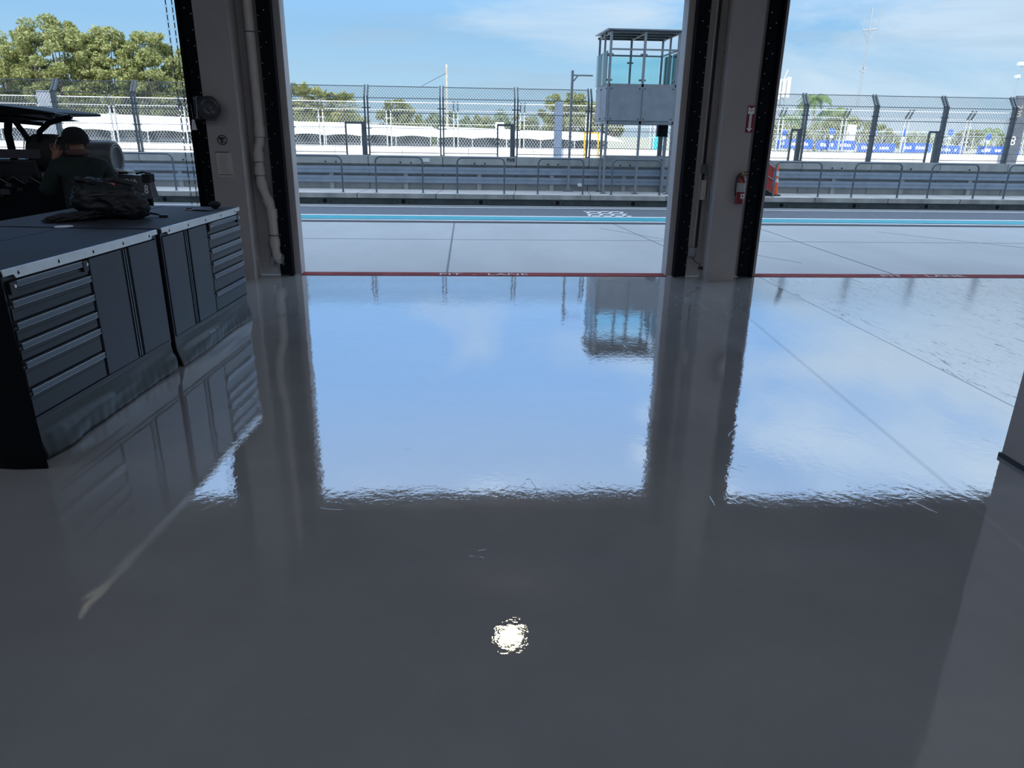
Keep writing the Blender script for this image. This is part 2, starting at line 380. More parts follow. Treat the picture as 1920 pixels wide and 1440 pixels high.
# door guides: dark steel strips with bolt rows, one on each side of each pier
def guide(x0, label, side):
    o = thing('door_guide', label, 'door guide', (x0, YW, 0))
    MB().box(0, .15, -.055, -.001, 0.0, 4.0).box(0 if side < 0 else .12, .03 if side < 0 else .15, -.10, -.055, 0, 4.0).build('guide_channel', blackm, o)
    xx = .135 if side < 0 else .015
    b0 = None
    for k in range(21):
        for (bx, bz) in ((xx, .14+k*.148),)+(((.075, .19+k*.148),) if k % 2 else ()):
            if b0 is None: b0 = MB().cyl((0, -.056, 0), (0, -.064, 0), .006, 8).build('bolt', bolt, o); c = b0
            else: c = b0.copy(); COL.objects.link(c); c.parent = o
            c.location = (bx, 0, bz)
    return o
guide(-2.925, 'black bolted door guide on the left edge of the pier with the pipe', -1)
guide(-2.14, 'black bolted door guide between the white drain pipe and the middle doorway', 1)
guide(2.39, 'black bolted door guide between the middle doorway and the hand chain', -1)
guide(3.18, 'black bolted door guide right of the fire extinguisher column', 1)
guide(-7.86, 'black bolted door guide at the far side of the left doorway', 1)
# rolled-up doors above the openings
for c, lb in ((-5.12, 'rolled-up shutter door above the left doorway'), (.20, 'rolled-up shutter door above the middle doorway'), (5.52, 'rolled-up shutter door above the right doorway')):
    o = thing('shutter_door', lb, 'door', (c, 7.9, 3.85))
    pts = []
    m = MB(); m.cyl((-2.3, 0, 0), (2.3, 0, 0), .30, 28).build('shutter_roll', ceilm, o, smooth=True)
    MB().box(-2.34, -2.30, -.34, .36, -.34, .34).build('end_plate', blackm, o)
    MB().box(2.30, 2.34, -.34, .36, -.34, .34).build('end_plate', blackm, o)
    m = MB()
    for k in range(6): m.box(-2.12, 2.12, .30, .345, -.76+k*.08, -.69+k*.08)
    m.build('bottom_slats', ceilm, o)

# round ceiling lamp, then added fill light strips
def lamp(x, y, label, w=40, vis=True):
    o = thing('ceiling_lamp', label, 'lamp', (x, y, 4.12))
    MB().cyl((0, 0, 0), (0, 0, CZ-4.12), .012, 8).build('rod', lampm, o)
    MB().lathe([(.06, 0), (.06, -.05), (.19, -.07), (.205, -.12), (.19, -.125)], 28).build('lamp_housing', lampm, o, smooth=True)
    MB().lathe([(.165, -.126), (.16, -.132)], 28).build('lamp_lens', lamp_glow, o)
    return o
lamp(.47, 6.88, 'round warm ceiling lamp nearest the middle doorway, mirrored in the floor')
def fill_strip(x, y, label):  # unseen strips added overhead to brighten the dark interior
    o = thing('added_fill_strip', label, 'lamp', (x, y, CZ), 0, 'added fill light strips on the garage ceiling')
    MB().box(-.9, .9, -.12, .12, -.06, 0).build('lamp_housing', lampm, o, bev=.01)
    MB().box(-.87, .87, -.10, .10, -.068, -.06).build('lamp_lens', fill_glow, o)
for x, lx in ((-5.0, 'left'), (.3, 'middle'), (5.8, 'right')):
    for y, ly in ((2.6, 'nearest the doorways'), (-1.6, 'in the centre row'), (-5.8, 'near the rear wall')):
        fill_strip(x, y, 'added white fill light strip on the ceiling, %s bay, %s' % (lx, ly))

# ------------------------------------------------------------------ outside ground
struct(MB().box(-60, 60, YO-.06, 13.2, -.2, -.004).build('ground_apron', apron))
struct(MB().box(-60, 60, 13.2, 16.25, -.2, -.006).build('ground_pit_lane', asphalt))
struct(MB().box(-60, 60, 13.20, 13.36, -.005, .0).build('line_dark', dark_line))
struct(MB().box(-60, 60, 13.50, 13.60, -.005, .001).build('line_white_near', white))
struct(MB().box(-60, 60, 13.68, 14.20, -.005, .002).build('line_teal', teal))
struct(MB().box(-60, 60, 14.24, 14.36, -.005, .001).build('line_white_far', white))
struct(MB().box(-60, 60, 15.88, 15.98, -.005, .001).build('line_white_edge', white))
j = MB()
j.box(-.275, -.25, YO, 13.2, -.005, -.0015).box(-60, 60, 11.12, 11.135, -.005, -.0015)
j.bar((2.66, 13.2, -.003), (3.0, 9.6, -.003), .02, .002); j.bar((2.3, 12.6, -.003), (4.4, 9.2, -.003), .015, .002)
j.box(5.2, 5.22, YO, 13.2, -.005, -.0015).box(-5.6, -5.58, YO, 13.2, -.005, -.0015).bar((7.2, 12.4, -.003), (9.6, 9.4, -.003), .02, .002)
struct(j.build('ground_joints', mat('filled_joint', (.15, .165, .185), .9)))
# white chequered start-box grid painted on the pit lane
g = MB()
for k in range(4): g.bar((2.50+k*.235, 15.30, .0), (2.42+k*.235, 14.42, .0), .07, .004)
for k in range(3): g.box(2.42, 3.26, 14.42+k*.40, 14.54+k*.40, -.003, .002)
struct(g.build('line_pit_box', white))
# pit ledge, kerb beam, pit wall
struct(MB().box(-60, 60, 16.25, 17.47, .15, .25).build('pit_ledge', concrete_l))
struct(MB().box(-60, 60, 16.235, 16.25, .15, .249).build('pit_ledge_edge', stained))
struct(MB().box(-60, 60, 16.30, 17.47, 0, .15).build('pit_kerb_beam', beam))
h = MB()
for k in range(-8, 12):
    x = -3.15 + k*1.71
    h.cyl((x, 16.302, .075), (x, 16.297, .075), .047, 16)
    for d in (-.12, .12): h.cyl((x+d, 16.302, .06), (x+d, 16.297, .06), .014, 8)
struct(h.build('pit_kerb_holes', hole))
w = MB()
POSTX = [-.61+1.713*k for k in range(-6, 10)]
for k in range(-9, 14):
    x0 = -.60+1.713*k
    w.box(x0+.008, x0+1.705, 17.47, 17.72, .25, .82)
    w.box(x0+.008, x0+1.705, 17.40, 17.78, .82, 1.0)
    w.box(x0+.80, x0+.90, 17.42, 17.47, .25, .62)
struct(w.build('pit_wall', concrete))
struct(MB().box(-60, 60, 17.5, 17.7, .25, .98).build('pit_wall_core', dark_line))
lj = MB()
for k in range(-9, 14):
    x0 = -.60+1.713*k
    lj.bar((x0, 17.46, .2505), (x0-.12, 16.24, .2505), .012, .002); lj.box(x0-.128, x0-.114, 16.233, 16.236, .15, .25)
struct(lj.build('pit_ledge_joints', dark_line))
gr = thing('guardrail', 'blue-grey double guardrail running along the pit wall face', 'guardrail', (0, 17.44, .25))
def wbeam(z): return [(-.02, z), (-.05, z+.012), (-.05, z+.07), (-.040, z+.08), (-.05, z+.09), (-.05, z+.15), (-.02, z+.16)]
for z in (.14, .35):
    m = MB(); pr = wbeam(z)
    vs = [(x, y, zz) for x in (-30, 30) for (y, zz) in pr]
    n = len(pr); m.add(vs, [(i, i+1, i+1+n, i+n) for i in range(n-1)]); m.build('beam', rail_blue, gr)
b = MB()
for k in range(-9, 14):
    for d in (.86, ): 
        x = -.60+1.713*k+d; b.cyl((x-.12, -.052, .60), (x-.12, -.065, .60), .018, 8); b.cyl((x+.12, -.052, .60), (x+.12, -.065, .60), .018, 8)
b.build('bolts', hole, gr)
text('wall_lettering', 'PW8', .095, ink, (.98, 17.394, .93), (R(90), 0, 0), None, .95, 1.25, .001, .0015)
tag(bpy.data.objects['wall_lettering'], 'black stencilled letters PW8 on the pit wall beside a post', 'lettering')
tag(MB().box(-1.06, -.90, 17.385, 17.398, .87, .95).build('paper_label', tape), 'small white paper label on the pit wall inside a hoop', 'label')
tag(MB().lathe([(.02, 0), (.055, .006), (.06, .05), (.03, .07)], 12).build('white_lamp', tape, None, True, loc=(2.62, 17.35, .36)), 'small white fitting on the pit wall foot beside the mast', 'fitting')

# track and land beyond
struct(MB().box(-120, 140, 17.72, 33.8, -.4, -.2).build('ground_track', track))
struct(MB().box(-260, 320, 34.2, 420, -1.6, -1.3).build('ground_field', grassm))
bar = MB()
for k in range(-14, 16): bar.prism([(33.75, -.2), (34.3, -.2), (34.15, .80), (33.95, .80)], k*2.97+.01, k*2.97+2.96, 'x')
struct(bar.build('track_barrier', barrier_m))

# ------------------------------------------------------------------ catch fences
def diamonds(m, x0, x1, prof, pitch, r):
    """diagonal wires across a panel that follows the bent profile prof = [(y,z),...]"""
    ls = [0]
    for a, b_ in zip(prof, prof[1:]): ls.append(ls[-1]+math.hypot(b_[0]-a[0], b_[1]-a[1]))
    H = ls[-1]
    def P(x, s):
        for i in range(len(prof)-1):
            if s <= ls[i+1]+1e-6:
                t = (s-ls[i])/(ls[i+1]-ls[i]); return (x, prof[i][0]+(prof[i+1][0]-prof[i][0])*t, prof[i][1]+(prof[i+1][1]-prof[i][1])*t)
    sl = 1.45   # diamonds are taller than wide
    w_ = x1-x0; span = H/sl; n = int((w_+span)/pitch)
    for sgn in (1, -1):
        for k in range(n+1):
            xa = x0-span+k*pitch; cuts = [0]
            pts = []
            s0 = max(0, (x0-xa)*sl); s1 = min(H, (x1-xa)*sl)
            if s1-s0 < .02: continue
            ss = [s0]+[q for q in ls[1:-1] if s0 < q < s1]+[s1]
            for s_ in ss:
                x = xa+s_/sl
                if sgn < 0: x = x0+x1-x
                pts.append(P(x, s_))
            m.tube(pts, r, 3, caps=False)

def h_rail(name, pts, r, mt, par, n=6): return MB().tube(pts, r, n).build(name, mt, par)
cf = thing('catch_fence', 'grey chain-link catch fence with bent posts on top of the pit wall', 'fence', (0, 17.6, 1.0))
prof = [(0, .04), (0, 1.27), (.20, 1.50)]
def post_double(x, par, lone=False):
    m = MB()
    if abs(x-4.53) < .05: return m.bar((x, 0, 0), (x, 0, .68), .10, .07).build('post', steel_dark, par)
    for dx in ((-.035, .035) if not lone else (0,)):
        m.bar((x+dx, 0, -.0), (x+dx, 0, 1.28), .034, .07); m.bar((x+dx, -.0, 1.26), (x+dx, .21, 1.51), .034, .06, up=(0, 1, 0))
    m.box(x-.10, x+.10, -.012, .012, .58, .60).box(x-.05, x+.05, -.05, .05, 0, .02).box(x-.10, x+.10, -.012, .012, 1.02, 1.04)
    m.build('post', steel_dark, par)
xs = POSTX
GATES = {-2.81: -2.36, .68: 1.07, 7.68: 7.95, 11.08: 11.45}
for i, x in enumerate(xs): post_double(x, cf)
for i in range(len(xs)-1):
    a, b_ = xs[i]+.06, xs[i+1]-.06
    ga = [g_ for g_ in GATES if a < g_ < b_]
    low_ = a > 2.5 and b_ < 4.9      # cut down behind the tower
    pf = prof if not low_ else [(0, .04), (0, .70)]
    m = MB()
    if ga:
        gx = ga[0]; diamonds(m, a, gx, [(0, .04), (0, .66)], .065, .0032); diamonds(m, a, b_, [(0, .72), (0, 1.27), (.20, 1.50)], .065, .0032)
    else: diamonds(m, a, b_, pf, .065, .0032)
    m.build('mesh_panel', steel_dark, cf)
    rails = [(0, .06), (0, .22), (0, .60), (0, .93), (0, 1.24), (.20, 1.495)]
    m = MB()
    for (yy, zz) in rails:
        if low_ and zz > .65: continue
        e = ga[0] if (ga and zz < .7) else b_
        m.tube([(a-.04, yy, zz), (e, yy, zz)], .006 if zz in (.22, .60) else .0095, 6)
    m.build('panel_rails', steel_dark, cf)
    if ga:
        gx = ga[0]; m = MB(); m.bar((gx, 0, 0), (gx, 0, .70), .035, .05).bar((gx-.015, 0, .70), (b_+.02, 0, .70), .03, .05).bar((b_-.03, 0, 0), (b_-.03, 0, .70), .08, .06)
        m.build('gate_frame', steel_dark, cf)

cf2 = thing('catch_fence', 'pale sunlit catch fence on the white barrier across the track', 'fence', (0, 34.05, .8))
xs2 = [-.56+2.97*k for k in range(-9, 10)]
for i, x in enumerate(xs2):
    m = MB()
    for dx in (-.09, .09): m.bar((x+dx, 0, -.02), (x+dx, 0, 1.56), .05, .08)
    m.box(x-.2, x+.2, -.02, .02, 1.2, 1.23).box(x-.2, x+.2, -.02, .02, .55, .58)
    m.build('post', steel_far, cf2)
    m = MB()
    for dx in (-.09, .09): m.bar((x+dx, 0, 1.54), (x+dx, -.30, 1.93), .05, .07, up=(0, 1, 0))
    m.build('post_head', steel_dark, cf2)
    if i < len(xs2)-1:
        a, b_ = x+.12, xs2[i+1]-.12
        m = MB(); diamonds(m, a, b_, [(0, 0.02), (0, 1.56), (-.28, 1.88)], .13, .0055); m.build('mesh_panel', steel_far, cf2)
        m = MB()
        for (yy, zz) in ((0, .03), (0, .99), (0, 1.56), (-.28, 1.86)): m.tube([(a-.1, yy, zz), (b_+.1, yy, zz)], .022 if zz > 1.2 else .010, 6)
        m.build('panel_rails', steel_far, cf2)

# ------------------------------------------------------------------ hoops on the ledge
HOOP = 'steel guard hoops on the pit ledge'
hoop_lab = ['guard hoop beyond the person in the cap, left of the hanging chain', 'leftmost guard hoop in the middle doorway, next to the left pier', 'second guard hoop from the left in the middle doorway, white label behind it',
            'third guard hoop in the middle doorway, left of the black letters on the wall', 'guard hoop in front of the lone mast with the side arm', 'guard hoop in front of the glazed tower legs',
            'guard hoop next to the orange traffic cone in the right doorway', 'second guard hoop right of the traffic cone', 'third guard hoop right of the traffic cone', 'rightmost guard hoop at the right edge of the view']
hoop_x = [(-7.42, -6.34), (-3.84, -2.76), (-2.03, -1.01), (-.25, .79), (1.54, 2.55), (3.20, 4.30), (6.92, 7.98), (8.77, 9.86), (10.58, 11.68), (12.42, 13.5)]
def make_hoop(w_):
    o = thing('guard_hoop', 'x', 'guard rail', (0, 0, 0), 0, HOOP)
    H_ = .76; q = .11; pts = [(0, 0, 0), (0, 0, H_-q)]
    for k in range(1, 7): a = math.pi/2*k/6; pts.append((q-q*math.cos(a), 0, H_-q+q*math.sin(a)))
    for k in range(0, 7): a = math.pi/2*k/6; pts.append((w_-q+q*math.sin(a), 0, H_-q+q*math.cos(a)))
    pts.append((w_, 0, 0)); MB().tube(pts, .019, 10).build('hoop_tube', hoopm, o, smooth=True)
    for x in (0, w_): MB().cyl((x, 0, 0), (x, 0, .008), .045, 14).build('foot_plate', steel, o)
    return o
h0 = make_hoop(1.06)
for i, ((a, b_), lb) in enumerate(zip(hoop_x, hoop_lab)):
    o = h0 if i == 0 else copy_tree(h0)
    o.location = (a, 16.42, .25); o['label'] = lb; o.scale = ((b_-a)/1.06, 1, 1)

# ------------------------------------------------------------------ glazed tower
T = thing('signal_tower', 'small grey steel flag tower with teal glass cabin on the pit ledge', 'tower', (3.08, 16.8, .25))
X1, X2, X3, Y1, Y2, Y3 = 0, .745, 1.49, 0, .72, 1.42
def leg(x, y, z0, z1, w_=.05): 
    return MB().bar((x, y, z0), (x, y, z1), w_, w_).build('post', steel, T)
for x in (X1, X2, X3): leg(x, Y1, 0, 3.38)
leg(X1, .53, 0, 1.6); leg(X3, .53, 0, 1.6, .07); 
for x in (X1, X2, X3): leg(x, Y3, 1.55, 3.36, .045)
leg(X1, Y2, 1.55, 3.37, .04); leg(X3, Y2, 1.55, 3.37, .04)
for x, y in ((X1, 0), (X2, 0), (X3, 0), (X1, .53), (X3, .53)): MB().box(x-.07, x+.07, y-.06, y+.06, 0, .012).build('foot_plate', steel_dark, T)
m = MB(); m.bar((X1, 0, .80), (X3, 0, .80), .03, .05).bar((X1, .53, .80), (X3, .53, .80), .03, .05).bar((X1, 0, .80), (X1, .53, .80), .03, .05).bar((X3, 0, .80), (X3, .53, .80), .03, .05)
m.build('lower_brace', steel, T)
m = MB()
for z in (1.54, 2.31): m.bar((X1, Y1, z), (X3, Y1, z), .05, .06).bar((X1, Y3, z), (X3, Y3, z), .05, .06).bar((X1, Y1, z), (X1, Y3, z), .05, .06).bar((X3, Y1, z), (X3, Y3, z), .05, .06)
for z in (3.03,): m.bar((X1, Y1, z), (X3, Y1, z), .03, .035).bar((X1, Y3, z), (X3, Y3, z), .03, .035).bar((X3, Y1, z), (X3, Y3, z), .03, .035)
m.build('ring_beam', steel, T)
MB().box(X1, X3, Y1, Y3, 1.50, 1.53).build('deck_plate', steel_dark, T)
MB().box(X3-.20, X3+.03, .45, .62, 1.25, 1.50).build('deck_bracket', blackm, T)
def panel(p0, ax, wd):
    if ax == 'x': pn = MB().box(p0[0]+.02, p0[0]+wd-.02, p0[1]-.015, p0[1]-.003, 1.58, 2.28).build('lower_panel', panelm, T)
    else: pn = MB().box(p0[0]-.003, p0[0]+.009, p0[1]+.02, p0[1]+wd-.02, 1.58, 2.28).build('lower_panel', panelm, T)
    for u in (.06, wd-.06):
        for z in (1.62, 2.24):
            if ax == 'x': MB().cyl((p0[0]+u, p0[1]-.014, z), (p0[0]+u, p0[1]-.024, z), .013, 8).build('bolt', hole, pn)
            else: MB().cyl((p0[0]-.002, p0[1]+u, z), (p0[0]-.014, p0[1]+u, z), .013, 8).build('bolt', hole, pn)
panel((X1, -.03), 'x', .745); panel((X2, -.03), 'x', .745)
panel((X1-.035, 0), 'y', .71); panel((X1-.035, .71), 'y', .71)
panel((X3+.035, 0), 'y', .71); panel((X3+.035, .71), 'y', .71); panel((X1, Y3+.04), 'x', .745); panel((X2, Y3+.04), 'x', .745)
def pane(x0, x1, y0, y1, zt=3.0):
    MB().box(x0, x1, y0, y1, 2.33, zt).build('glass_pane', glass, T)
pane(X1+.04, X2-.03, .06, .068, 2.93); pane(X2+.03, X3-.04, .06, .068, 2.93)
pane(X1-.062, X1-.054, 0.0, .69); pane(X1-.062, X1-.054, .72, 1.44)
pane(X3+.045, X3+.053, .02, .69); pane(X3+.045, X3+.053, .72, 1.40)
pane(X1+.04, X2-.03, Y3+.05, Y3+.058); pane(X2+.03, X3-.04, Y3+.05, Y3+.058)
for z in (2.42, 2.93 ): 
    for x in (X1, X2, X3): MB().tube([(x-.075, .045, z), (x+.075, .045, z)], .022, 10).build('glass_clamp', steel, T, smooth=True)
    for x in (X2,): MB().tube([(x-.07, Y3+.03, z-.05), (x+.07, Y3+.03, z-.05)], .020, 10).build('glass_clamp', steel, T, smooth=True)
rf = MB(); rf.add([(-.10, -.08, 3.40), (1.60, -.08, 3.40), (1.60, 1.55, 3.44), (-.10, 1.55, 3.44), (-.10, -.08, 3.425), (1.60, -.08, 3.425), (1.60, 1.55, 3.465), (-.10, 1.55, 3.465)], [(0,3,2,1),(4,5,6,7),(0,1,5,4),(1,2,6,5),(2,3,7,6),(3,0,4,7)])
rf = rf.build('roof', steel, T)
m = MB()
for y in (.02, .48, .95, 1.42): m.bar((-.05, y, 3.38), (1.55, y, 3.385), .04, .05)
m.bar((.745, 0, 3.37), (.745, 1.42, 3.38), .04, .05); m.bar((0, 0, 3.37), (0, 1.42, 3.38), .04, .05); m.bar((1.49, 0, 3.37), (1.49, 1.42, 3.38), .04, .05)
m.build('roof_purlins', steel_dark, rf)

ms = thing('mast', 'tall square steel mast with a short side arm left of the tower', 'mast', (2.33, 17.25, .25))
MB().bar((0, 0, 0), (0, 0, 2.62), .052, .052).build('pole', steel, ms)
MB().bar((0, 0, 2.52), (.46, 0, 2.52), .03, .03).bar((.03, 0, 2.40), (.12, 0, 2.51), .02, .03).build('side_arm', steel, ms)
MB().box(-.11, .11, -.10, .10, 0, .012).prism([(-.09, .01), (.09, .01), (.026, .14), (-.026, .14)], -.004, .004).build('base_plate', steel, ms)

# traffic cone, ramp and red sheet in the right doorway
c_ = thing('traffic_cone', 'tall orange traffic cone with white bands on the pit ledge', 'traffic cone', (7.10, 16.75, .25))
MB().box(-.11, .11, -.11, .11, 0, .03).build('base', blackpl, c_, bev=.01)
MB().lathe([(.075, .03), (.066, .12), (.022, .66), (.016, .68)], 20).build('cone_body', orange, c_, smooth=True)
MB().lathe([(.0545, .30), (.0475, .38)], 20).build('white_band', tape, c_); MB().lathe([(.0425, .44), (.0335, .545)], 20).build('white_band', tape, c_)
rp = thing('access_stair', 'red mesh-clad access stair with tube handrail beside the traffic cone', 'stair', (6.15, 16.9, .25))
MB().prism([(0, .0), (.92, 0), (.10, .50), (0, .50)], -.3, .25).build('stair_stringer', blackpl, rp)
MB().prism([(0, .50), (.12, .50), (.80, .09), (.80, .62), (.42, .86), (0, .86)], -.33, -.31).build('red_sheet', redmesh, rp)
MB().tube([(0, -.35, .96), (.42, -.35, .95), (.84, -.35, .66), (.84, -.35, 0)], .014, 8).tube([(0, -.35, .72), (.45, -.35, .55), (.84, -.35, .35)], .012, 8).build('handrail', steel, rp, smooth=True)

# ------------------------------------------------------------------ far objects
def pylon_(x, y, w_, z0, z1, label, m, mt=pylon):
    o = tag(MB().box(x-w_/2, x+w_/2, y-.1, y+.1, z0, z1).build('sign_panel', mt, bev=.01), label, 'panel'); return o
pylon_(3.97, 33.4, .34, -.2, 2.8, 'tall blue-grey panel standing at the track barrier left of the mast', None)
pylon_(-17.75, 33.4, .62, -.2, 2.86, 'tall pale panel behind the fence above the canopy vehicle', None, panelm)
o8 = pylon_(25.1, 33.4, .62, -.2, 3.4, 'tall dark panel with number 8 at the right edge beyond the fence', None, carton)
t_ = text('number', '8', .55, wht, (25.0-25.1+25.1, 33.29, 1.45), (R(90), 0, 0), None); t_.parent = o8
t_ = text('lettering', '220', .34, mat('tan_print', (.5, .42, .3), .6), (24.95, 33.29, 2.75), (R(90), R(90), 0), None); t_.parent = o8
yg = thing('yellow_gate', 'yellow gate frame at the white barrier behind the mast', 'gate', (5.2, 33.6, -.2))
MB().bar((0, 0, 0), (0, 0, 1.72), .055).bar((.62, 0, 0), (.62, 0, 1.72), .055).bar((-.04, 0, 1.72), (.66, 0, 1.72), .055).build('gate_frame', yel, yg)

# white tent rows
def tent(x0, x1, y, zt0, zt1, ze0, ze1, label, nb):
    o = thing('marquee', label, 'tent', ((x0+x1)/2, y, -1.3)); dx = (x0+x1)/2; D = 6.0
    m = MB(); 
    for i in range(nb):
        a = i/nb; b_ = (i+1)/nb; xa = x0+(x1-x0)*a-dx; xb = x0+(x1-x0)*b_-dx
        za, zb = ze0+(ze1-ze0)*a+1.3, ze0+(ze1-ze0)*b_+1.3; ta, tb = zt0+(zt1-zt0)*a+1.3, zt0+(zt1-zt0)*b_+1.3
        sg = 8; 
        for k in range(sg):
            u0_, u1_ = k/sg, (k+1)/sg
            def low_e(u): return (za+(zb-za)*u) - .22*math.sin(math.pi*u)**.6*-1*.0 + .11*math.sin(math.pi*u) - .06
            xA, xB = xa+(xb-xa)*u0_, xa+(xb-xa)*u1_
            tA, tB = ta+(tb-ta)*u0_, ta+(tb-ta)*u1_
            m.add([(xA, 0, low_e(u0_)), (xB, 0, low_e(u1_)), (xB, .02, low_e(u1_)+.12), (xA, .02, low_e(u0_)+.12), (xB, D/2, tB), (xA, D/2, tA), (xB, D, low_e(u1_)), (xA, D, low_e(u0_))],
                  [(0,1,2,3), (3,2,4,5), (5,4,6,7)])
    m.add([(x1-dx, 0, ze1+1.3), (x1-dx+2, D/2, ze1+1.2), (x1-dx, D, ze1+1.3), (x1-dx, D/2, zt1+1.3)], [(0, 1, 3), (1, 2, 3)])
    m.build('tent_roof', tentm, o)
    m = MB(); m.add([(x0-dx, .6, 0), (x1-dx, .6, 0), (x1-dx, .6, ze1+1.45), (x0-dx, .6, ze0+1.45)], [(0,1,2,3)]); m.build('tent_wall', tent_in, o)
    m = MB()
    for i in range(nb+1):
        a = i/nb; m.bar((x0+(x1-x0)*a-dx, .1, 0), (x0+(x1-x0)*a-dx, .1, ze0+(ze1-ze0)*a+1.3), .07)
    m.build('tent_poles', steel_far, o)
tent(-42.5, -3.1, 62, 2.615, 1.741, 1.177, 0.98, 'long white marquee roof behind the left half of the far fence', 14)
tent(-2.5, 11.6, 62, 1.769, 1.459, 0.935, 0.867, 'white marquee with a sloping end between the mast and the tower legs', 5)
tag(MB().box(2.5, 3.3, 70, 71, -1.3, 2.25).build('white_cabin', tentm), 'small white boxy cabin poking above the marquee roof', 'cabin')
pt = thing('portable_toilet', 'cyan portable toilet seen under the tower deck', 'portable toilet', (15.35, 60, -1.3))
MB().box(-.5, .5, -.5, .5, 0, 2.55).build('cabin', cyanm, pt, bev=.04); MB().lathe([(.62, 2.5), (.45, 2.72), (.1, 2.78)], 4).build('roof', cyanm, pt)
MB().box(-.2, .2, -.53, -.5, 1.9, 2.35).build('door_sign', wht, pt); MB().box(-.08, .08, -.55, -.53, 2.0, 2.25).build('sign_print', signred, pt)

# banner fence, right
bf = thing('banner_fence', 'wire fence hung with blue advertising banners far beyond the right doorway', 'fence', (24, 62, -1.3))
m = MB()
for k in range(28): m.tube([(k*1.0, 0, 0), (k*1.0, 0, 2.95), (k*1.0-.2, -.25, 3.2)], .035, 5)
m.build('fence_posts', steel_far, bf)
m = MB(); diamonds(m, 0, 27, [(0, .1), (0, 2.95)], .30, .010); m.build('fence_mesh', steel_far, bf)
m = MB()
for z in (1.2, 2.1, 2.95): m.tube([(0, 0, z), (27, 0, z)], .022, 5)
m.build('fence_rails', steel_far, bf)
for a, b_, z0, z1 in ((1.8, 5.0, 1.75, 2.52), (5.3, 8.7, 1.72, 2.48), (8.9, 12.2, 1.55, 2.3), (12.6, 15.4, 1.6, 2.35), (15.8, 18.2, 1.5, 2.2), (19.5, 23.5, 1.5, 2.2)):
    bn = MB().box(a, b_, -.08, -.05, z0, z1).build('banner', bluem, bf)
    m = MB(); x = a+.35; rnd = random.Random(int(a*10))
    while x < b_-.5:
        w1 = rnd.uniform(.12, .3); m.box(x, x+w1, -.10, -.08, (z0+z1)/2-.12, (z0+z1)/2+rnd.uniform(.08, .17)); x += w1+rnd.choice((.06, .06, .4))
    m.build('banner_print', wht, bn)
bs_lab = ['leftmost', 'second', 'third', 'fourth', 'fifth', 'rightmost']
for i, (x, z) in enumerate(((26.0, 2.0), (30.0, 2.15), (33.6, 2.1), (36.2, 2.1), (40.2, 2.2), (43.6, 1.9))):
    o = thing('round_blue_sign', '%s small round blue sign on a post behind the blue banners' % bs_lab[i], 'sign', (x, 61.0, -1.3), 0, 'round blue signs above the banners')
    MB().tube([(0, 0, 0), (0, 0, z+.9)], .03, 6).build('post', steel_far, o); MB().cyl((0, -.03, z+1.05), (0, -.06, z+1.05), .26, 18).build('disc', bluem, o)
    MB().box(-.14, .14, -.07, -.05, z+.5, z+.74).build('plate', tape, o)
tag(MB().box(33.85, 34.7, 66, 66.3, -1.3, 2.5).build('white_board', barrier_m), 'tall white board beyond the banner fence in the right doorway', 'board')

# utility pole, radio masts
up = thing('utility_pole', 'weathered wooden utility pole beyond the middle doorway', 'pole', (-2.2, 80, -1.3))
MB().cyl((0, 0, 0), (0, 0, 9.1), .17, 10, .11).build('pole', wood, up, smooth=True)
MB().tube([(-.05, 0, 8.3), (-2.6, 0, 7.0)], .03, 4).build('guy_wire', steel_dark, up)
def lattice(x, y, H_, w_, label, top):
    o = thing('radio_mast', label, 'mast', (x, y, -1.3)); m = MB(); n = int(H_/(w_*1.6))
    cs = [(w_/2*math.cos(a), w_/2*math.sin(a)) for a in (R(90), R(210), R(330))]
    for c in cs: m.tube([(c[0], c[1], 0), (c[0], c[1], H_)], w_*.09, 4)
    for k in range(n):
        for i in range(3):
            a, b_ = cs[i], cs[(i+1) % 3]; m.tube([(a[0], a[1], k*H_/n), (b_[0], b_[1], (k+1)*H_/n)], w_*.06, 3)
    m.build('lattice', mast_m, o); return o
o = lattice(114.6, 220, 31.5, .9, 'tall lattice radio mast against the sky right of the column', 1)
m = MB(); m.tube([(0, 0, 31), (0, 0, 37)], .22, 6); m.tube([(-1.9, 0, 31.2), (2.2, 0, 31.6)], .2, 5); m.tube([(-1.9, 0, 31), (-1.7, 0, 35.5)], .08, 4); m.tube([(2.3, 0, 31.2), (2.5, 0, 39)], .1, 4)
m.tube([(0, 0, 28.5), (-1.9, 0, 31.2)], .1, 4).tube([(0, 0, 28.5), (2.2, 0, 31.4)], .1, 4).box(-.7, .7, -.3, .3, 20.3, 20.6).box(.1, .7, -.3, .3, 21, 21.8)
m.build('antenna_head', mast_m, o)
o = lattice(162.5, 220, 23.0, .55, 'slim radio mast with white drums at the far right', 1)
MB().box(-1.3, .9, -.5, .5, 23, 23.9).box(-1.2, -.1, -.5, .5, 19.6, 20.4).build('antenna_drums', tape, o)
o = lattice(91.6, 220, 17.5, 1.7, 'thick white cell tower beside the right door guide', 1)
MB().box(-1.8, -.9, -.6, .6, 12.5, 18).box(.9, 1.9, -.6, .6, 13, 18.5).box(-.4, .5, -.6, .6, 13, 18).box(-1.6, 1.8, -.4, .4, 14, 14.5).tube([(0, 0, 18), (.8, 0, 20.5)], .12, 4).build('antenna_head', tape, o)

